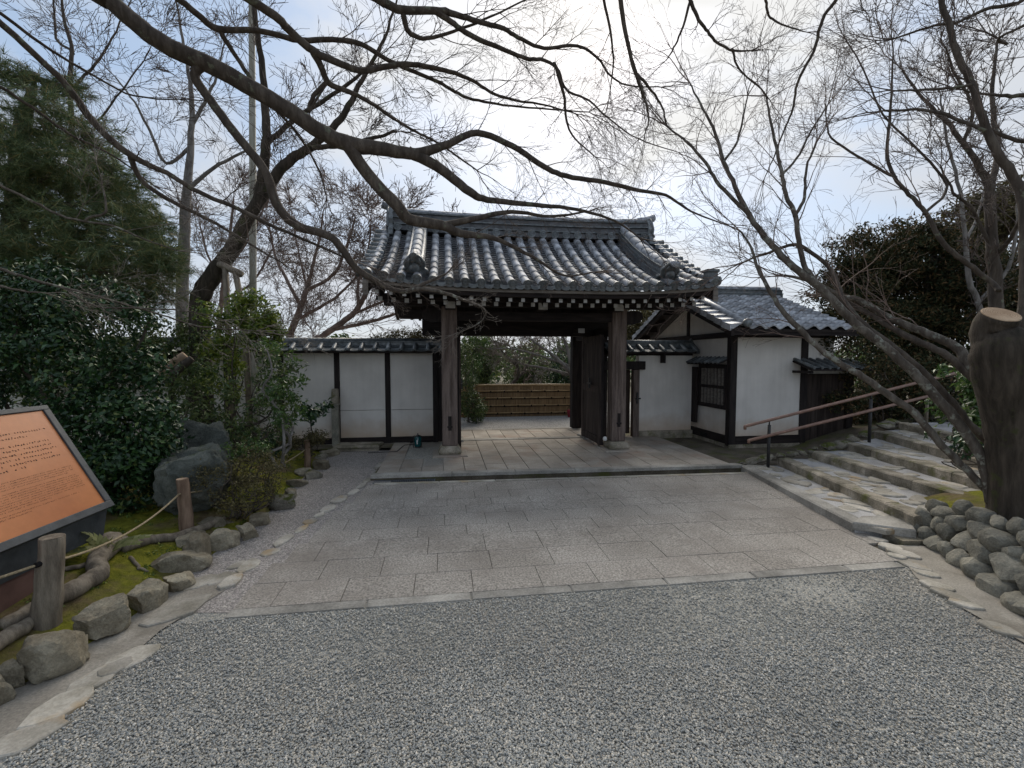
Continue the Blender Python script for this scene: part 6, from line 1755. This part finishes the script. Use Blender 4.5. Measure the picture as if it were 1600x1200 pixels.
shrub_px('backing_shrub', 'dark evergreen undergrowth between pine and wall behind the camellia', [(-20,500,70,60,0),(60,490,60,50,.2),(140,500,60,50,0),(210,520,50,44,.1),(100,560,90,50,0),(20,580,80,50,0)], 7.7, 9000, .075, LEAF_MID, 141, (90,690), .2, 120, 9)
# fern on the root log
fr = thing('fern', 'small pale green fern growing on the root log', 'fern'); pf = bed_pt(172,872)
m = MB(); rr = random.Random(3)
for k in range(7):
    a = rr.uniform(-2.6,.4); L = rr.uniform(.26,.42); p0 = pf + Vector((0,0,.06)); d = Vector((math.cos(a)*.6-.15, math.sin(a)*.3-.1, .9 if k < 4 else .35)).normalized()
    pts = [p0 + d*L*i/8 + Vector((d.x,d.y,0))*.1*(i/8)**2 - Vector((0,0,.10*(i/8)**2)) for i in range(9)]
    for i in range(1,9):
        w = .050*(1-i/9.5)+.008
        t_ = (pts[i]-pts[i-1]).normalized(); s_ = t_.cross(Vector((0,-.6,.8))).normalized()
        for sg_ in (-1,1): m.add([pts[i-1], pts[i-1].lerp(pts[i],.8), pts[i]+s_*sg_*w+t_*.008, pts[i-1]+s_*sg_*w*.9], [(0,1,2,3)])
part('fronds', m, LEAF_PALE, fr)
# scattered moss tufts, weeds and leaf litter on the bed
g = np.random.default_rng(9); V = []; 
cs = []
for _ in range(240):
    y = g.uniform(2.2,7.6); xe = float(np.interp(y, ry, rx)); x = xe - g.uniform(.1,1.5); cs.append((Vector((x,y,bed_h(x,y)+.012)), .05))
o = leaf_cloud('moss_tufts', cs, 5200, .020, LEAF_YG, None, r, .25, seed=9); tag(o, 'tufts of yellow green moss and weeds on the bed', 'moss')

# ------------------------------------------------------------------ right-hand and distant evergreens
def conifer(label, blobs, dep, seed, n, foot, trunk_r=.12, mat=LEAF_CEDAR, size=.085, ncl=170, clump=.30, group='cypresses behind the gatehouse', dd=.9, name='cypress_tree', ntr=1, bark=BARK_MAPLE):
    rr = random.Random(seed); t = thing(name, label, 'tree', (0,0,0), 0, group); k = dep/FPX; cs = []
    for (px,py,w,h) in blobs: cs += blob_centers(rr, D(px,py,dep+rr.uniform(-.4,.4)), (w*k,dd,h*k), max(6,ncl//len(blobs)), clump, .3)
    mb = MB(); c0 = D(blobs[0][0], blobs[0][1], dep)
    for q in range(ntr):
        b = D(foot[0]+q*26-(ntr-1)*13, foot[1], dep+rr.uniform(-.3,.3)); b.z = min(b.z,.3)
        P, R = stem_to(mb, rr, b, c0 + Vector((rr.uniform(-.3,.3),0,0)), trunk_r, trunk_r*.3, 6, .05)
        for _ in range(16):
            i = rr.randrange(len(P)//3, len(P)); c_ = rr.choice(cs)[0]
            if (c_-P[i]).length < 2.2: mb.tube([P[i], P[i].lerp(c_,.5)+Vector((0,0,.06)), c_], [.03,.02,.008], 5)
    part('trunk', mb, bark, t, True)
    leaf_cloud('crown', cs, n, size, mat, t, rr, .6, .5, .3, .1, seed=seed)
conifer('broad rusty dark cypress with a pointed top above the gatehouse roof', [(1372,395,62,38),(1345,430,52,36),(1400,420,50,44),(1330,455,34,26),(1420,380,30,24),(1350,490,44,34),(1400,490,44,40)], 9.9, 51, 26000, (1395,640), .14, ntr=2)
conifer('tall dark cypress standing between broad cypress and forked tree', [(1475,400,50,50),(1500,440,50,44),(1450,440,50,40),(1460,480,50,30),(1470,530,44,40),(1430,540,36,40)], 9.6, 52, 22000, (1450,640), .13, ntr=3)
conifer('dark cypress filling the right edge behind the sawn trunk', [(1570,430,46,50),(1545,480,46,40),(1590,520,36,50),(1620,440,50,70)], 10.5, 53, 15000, (1575,640), .14, ntr=2)
conifer('olive leaved evergreen crown topping the right edge', [(1560,330,60,34),(1600,310,50,40),(1510,350,38,30),(1560,370,60,30)], 12.5, 54, 7500, (1590,640), .14, LEAF_OLIVE, .15, 120, .4, name='evergreen_tree')
shrub_px('shade_shrub', 'dark green feathery shrub behind the handrail by the plank door', [(1350,560,40,40,0),(1330,500,34,30,.3),(1390,545,40,40,.2),(1330,600,30,34,0),(1400,600,40,36,0),(1440,580,34,44,.2),(1370,520,40,30,.3),(1310,530,26,24,.2)], 8.9, 9000, .065, LEAF_CEDAR, 55, (1380,660), .2, 120, 8, dd=.4)
shrub_px('shade_shrub', 'low dark thicket closing the gap past the plank door', [(1350,615,22,30,0),(1368,640,22,22,0),(1345,645,16,20,0),(1385,620,22,28,.2)], 9.4, 4200, .065, LEAF_CEDAR, 156, (1362,668), .2, 60, 6, dd=.35)
shrub_px('shade_shrub', 'dark evergreen thicket behind the end post of the handrail', [(1440,600,30,36,0),(1475,590,30,50,.2),(1455,640,34,26,0),(1490,630,26,30,.2),(1410,630,26,24,.2)], 8.6, 8000, .065, LEAF_CEDAR, 155, (1450,668), .2, 100, 8, dd=.4)
shrub_px('leafy_bush', 'bright green leafy bush at the top of the steps behind the stems', [(1500,590,26,26,0),(1530,620,26,30,0),(1505,650,24,26,0),(1545,580,20,24,.1),(1540,660,20,24,0)], 5.6, 1900, .075, LEAF_BRIGHT, 56, (1520,700), .13, 40, 6, stem_r=.014)
shrub_px('leafy_bush', 'small dark green seedling bush beside the mound above the steps', [(1495,685,20,10,0),(1510,700,14,8,0)], 4.9, 240, .075, LEAF_CAM, 57, (1500,712), .09, 10, 3, stem_r=.009)
# behind the left wall, and beyond the gate
shrub_px('hedge_shrub', 'brownish clipped shrub top showing over the left wall by the gate', [(640,528,30,12,0),(600,532,30,10,0),(670,530,24,12,0)], 11.5, 5200, .05, LEAF_OLIVE, 58, (640,640), .16, 70, 6)
shrub_px('round_shrub', 'leafy shrub standing just beyond the gate against the bamboo fence', [(730,600,18,24,0),(735,630,20,22,-.1),(728,560,16,26,.1),(745,640,14,18,-.1)], 12.2, 4200, .065, LEAF_MID, 59, (735,660), .16, 60, 6)
shrub_px('yellow_shrub', 'yellow green tree left of the view beyond the gate', [(725,545,14,20,0),(735,560,16,18,.2),(722,580,12,16,0),(745,530,20,14,.4)], 13.5, 2600, .08, LEAF_BRIGHT, 60, (728,660), .2, 36, 3)
fb = thing('bamboo_fence', 'tan bamboo fence with dark tied rails across the road beyond the gate', 'fence', ORG, YAW)
FYb = 5.15; fx0, fx1 = -1.7, 2.25; fz0 = .07
nst = 40
for i in range(nst):
    a = fx0 + (fx1-fx0)*i/nst; b = fx0 + (fx1-fx0)*(i+1)/nst
    part('split_bamboo', MB().box(a+.003,b-.003,FYb,FYb+.03,fz0,1.02+.005*math.sin(i*2.3)), FENCE, fb)
part('fence_backing', MB().box(fx0,fx1,FYb+.031,FYb+.05,fz0,.99), WOOD_DARK, fb)
part('top_rail', MB().tube([(fx0-.03,FYb+.01,1.02),(fx1+.03,FYb+.01,1.02)], .035, 8), FENCE_RAIL, fb, True)
for zi, z in enumerate((.86-.02,.64,.42,.20)):
    part('cross_rail', MB().tube([(fx0,FYb-.018,z+.012),(fx1,FYb-.018,z+.012)], .020, 8), FENCE_RAIL, fb, True)
    part('painted_rail_shadow', MB().tube([(fx0,FYb-.012,z-.020),(fx1,FYb-.012,z-.020)], .012, 6), WOOD_DARK, fb)  # dark strip under each rail stands in for its cast shadow
    for q in range(10):
        x = fx0 + .2 + q*.40 + (.2 if zi % 2 else 0)
        if x < fx1: part('rope_knot', MB().obox((x,FYb-.035,z-.005), (.035,.03,.055)), VOID, fb)
part('end_post', MB().tube([(fx1+.05,FYb,fz0-.05),(fx1+.05,FYb,1.08)], .05, 8), WOOD_POST, fb, True)
o = thing('red_bucket', 'small faded red bucket at the right end of the bamboo fence', 'bucket', W(1.98,FYb-.35,.10), YAW)
part('pail', MB().lathe([(.07,0),(.095,.2),(.10,.205),(.085,.205),(.065,.02)], 14), RED_CLOTH, o, True)
part('handle', MB().tube([(-.09,0,.19),(-.07,0,.28),(0,0,.31),(.07,0,.28),(.09,0,.19)], .006, 6), IRON, o)
bare_tree('bare_tree', 'low branching bare tree behind the right end of the bamboo fence', [[(905,640,10),(897,600,9),(890,580,7),(870,560,5.4),(850,545,4),(830,530,3)],[(895,590,6),(885,540,5),(870,510,4),(850,490,3)],[(892,585,5),(850,575,4),(820,570,3),(795,560,2)],[(900,590,6),(900,540,5),(905,500,4)],[(885,570,4),(840,555,3),(800,545,2.4),(765,545,1.6)]], 14.0, BARK_PALE, 62, BARK_TWIG_PALE, .3, .8, (6,4,2), rmin=.006, foot=.0, thin=.5)
bare_tree('bare_tree', 'dark low tree with crooked stem behind the middle of the fence', [[(778,612,5),(800,600,4.6),(810,585,4),(805,560,3)],[(810,590,3.4),(825,570,2.8),(835,545,2)],[(805,570,3),(785,550,2.4),(770,530,1.6)]], 16.0, BARK_MOSSY, 63, BARK_RED, .35, .9, (6,4,2), rmin=.007, foot=.0, thin=.6)
for i, (lab, px, py, w, h, dep, mat, foot, n) in enumerate([
   ('dark leafy evergreen left of centre beyond the fence', 760, 560, 26, 40, 18, LEAF_MID, (752,640), 3400),
   ('dark leafy evergreen right of centre beyond the fence', 830, 575, 34, 34, 18, LEAF_MID, (828,640), 3400),
   ('dark leafy evergreen at the right side of the view beyond the gate', 885, 580, 26, 40, 17, LEAF_CAM, (886,640), 2600),
   ('pale olive evergreen showing between gate post and gatehouse gable', 1000, 510, 30, 40, 15, LEAF_OLIVE, (1000,640), 4200)]):
    conifer(lab, [(px,py,w,h),(px-12,py+16,w*.8,h*.6)], dep, 200+i, n, foot, .10, mat, .13, 70, .38, 'trees beyond the gate', .8, 'evergreen_tree')
# far belt of trees closing the horizon
rr = random.Random(70); cs = []
for i in range(190):
    a = -58 + 116*i/190 + rr.uniform(-.5,.5); yq = 34 + rr.uniform(-4,6); 
    x = math.tan(math.radians(a))*yq; zt = 2.6 + 1.0*mnoise.noise(Vector((x*.12,3,0)))
    for k_ in range(3): cs.append((Vector((x+rr.uniform(-1,1), yq, rr.uniform(.3,zt))), rr.uniform(.7,1.2)))
o = leaf_cloud('far_woodland', cs, 26000, .42, LEAF_MID, None, rr, .8, seed=70); tag(o, 'distant belt of mixed green trees along the horizon', 'woodland')
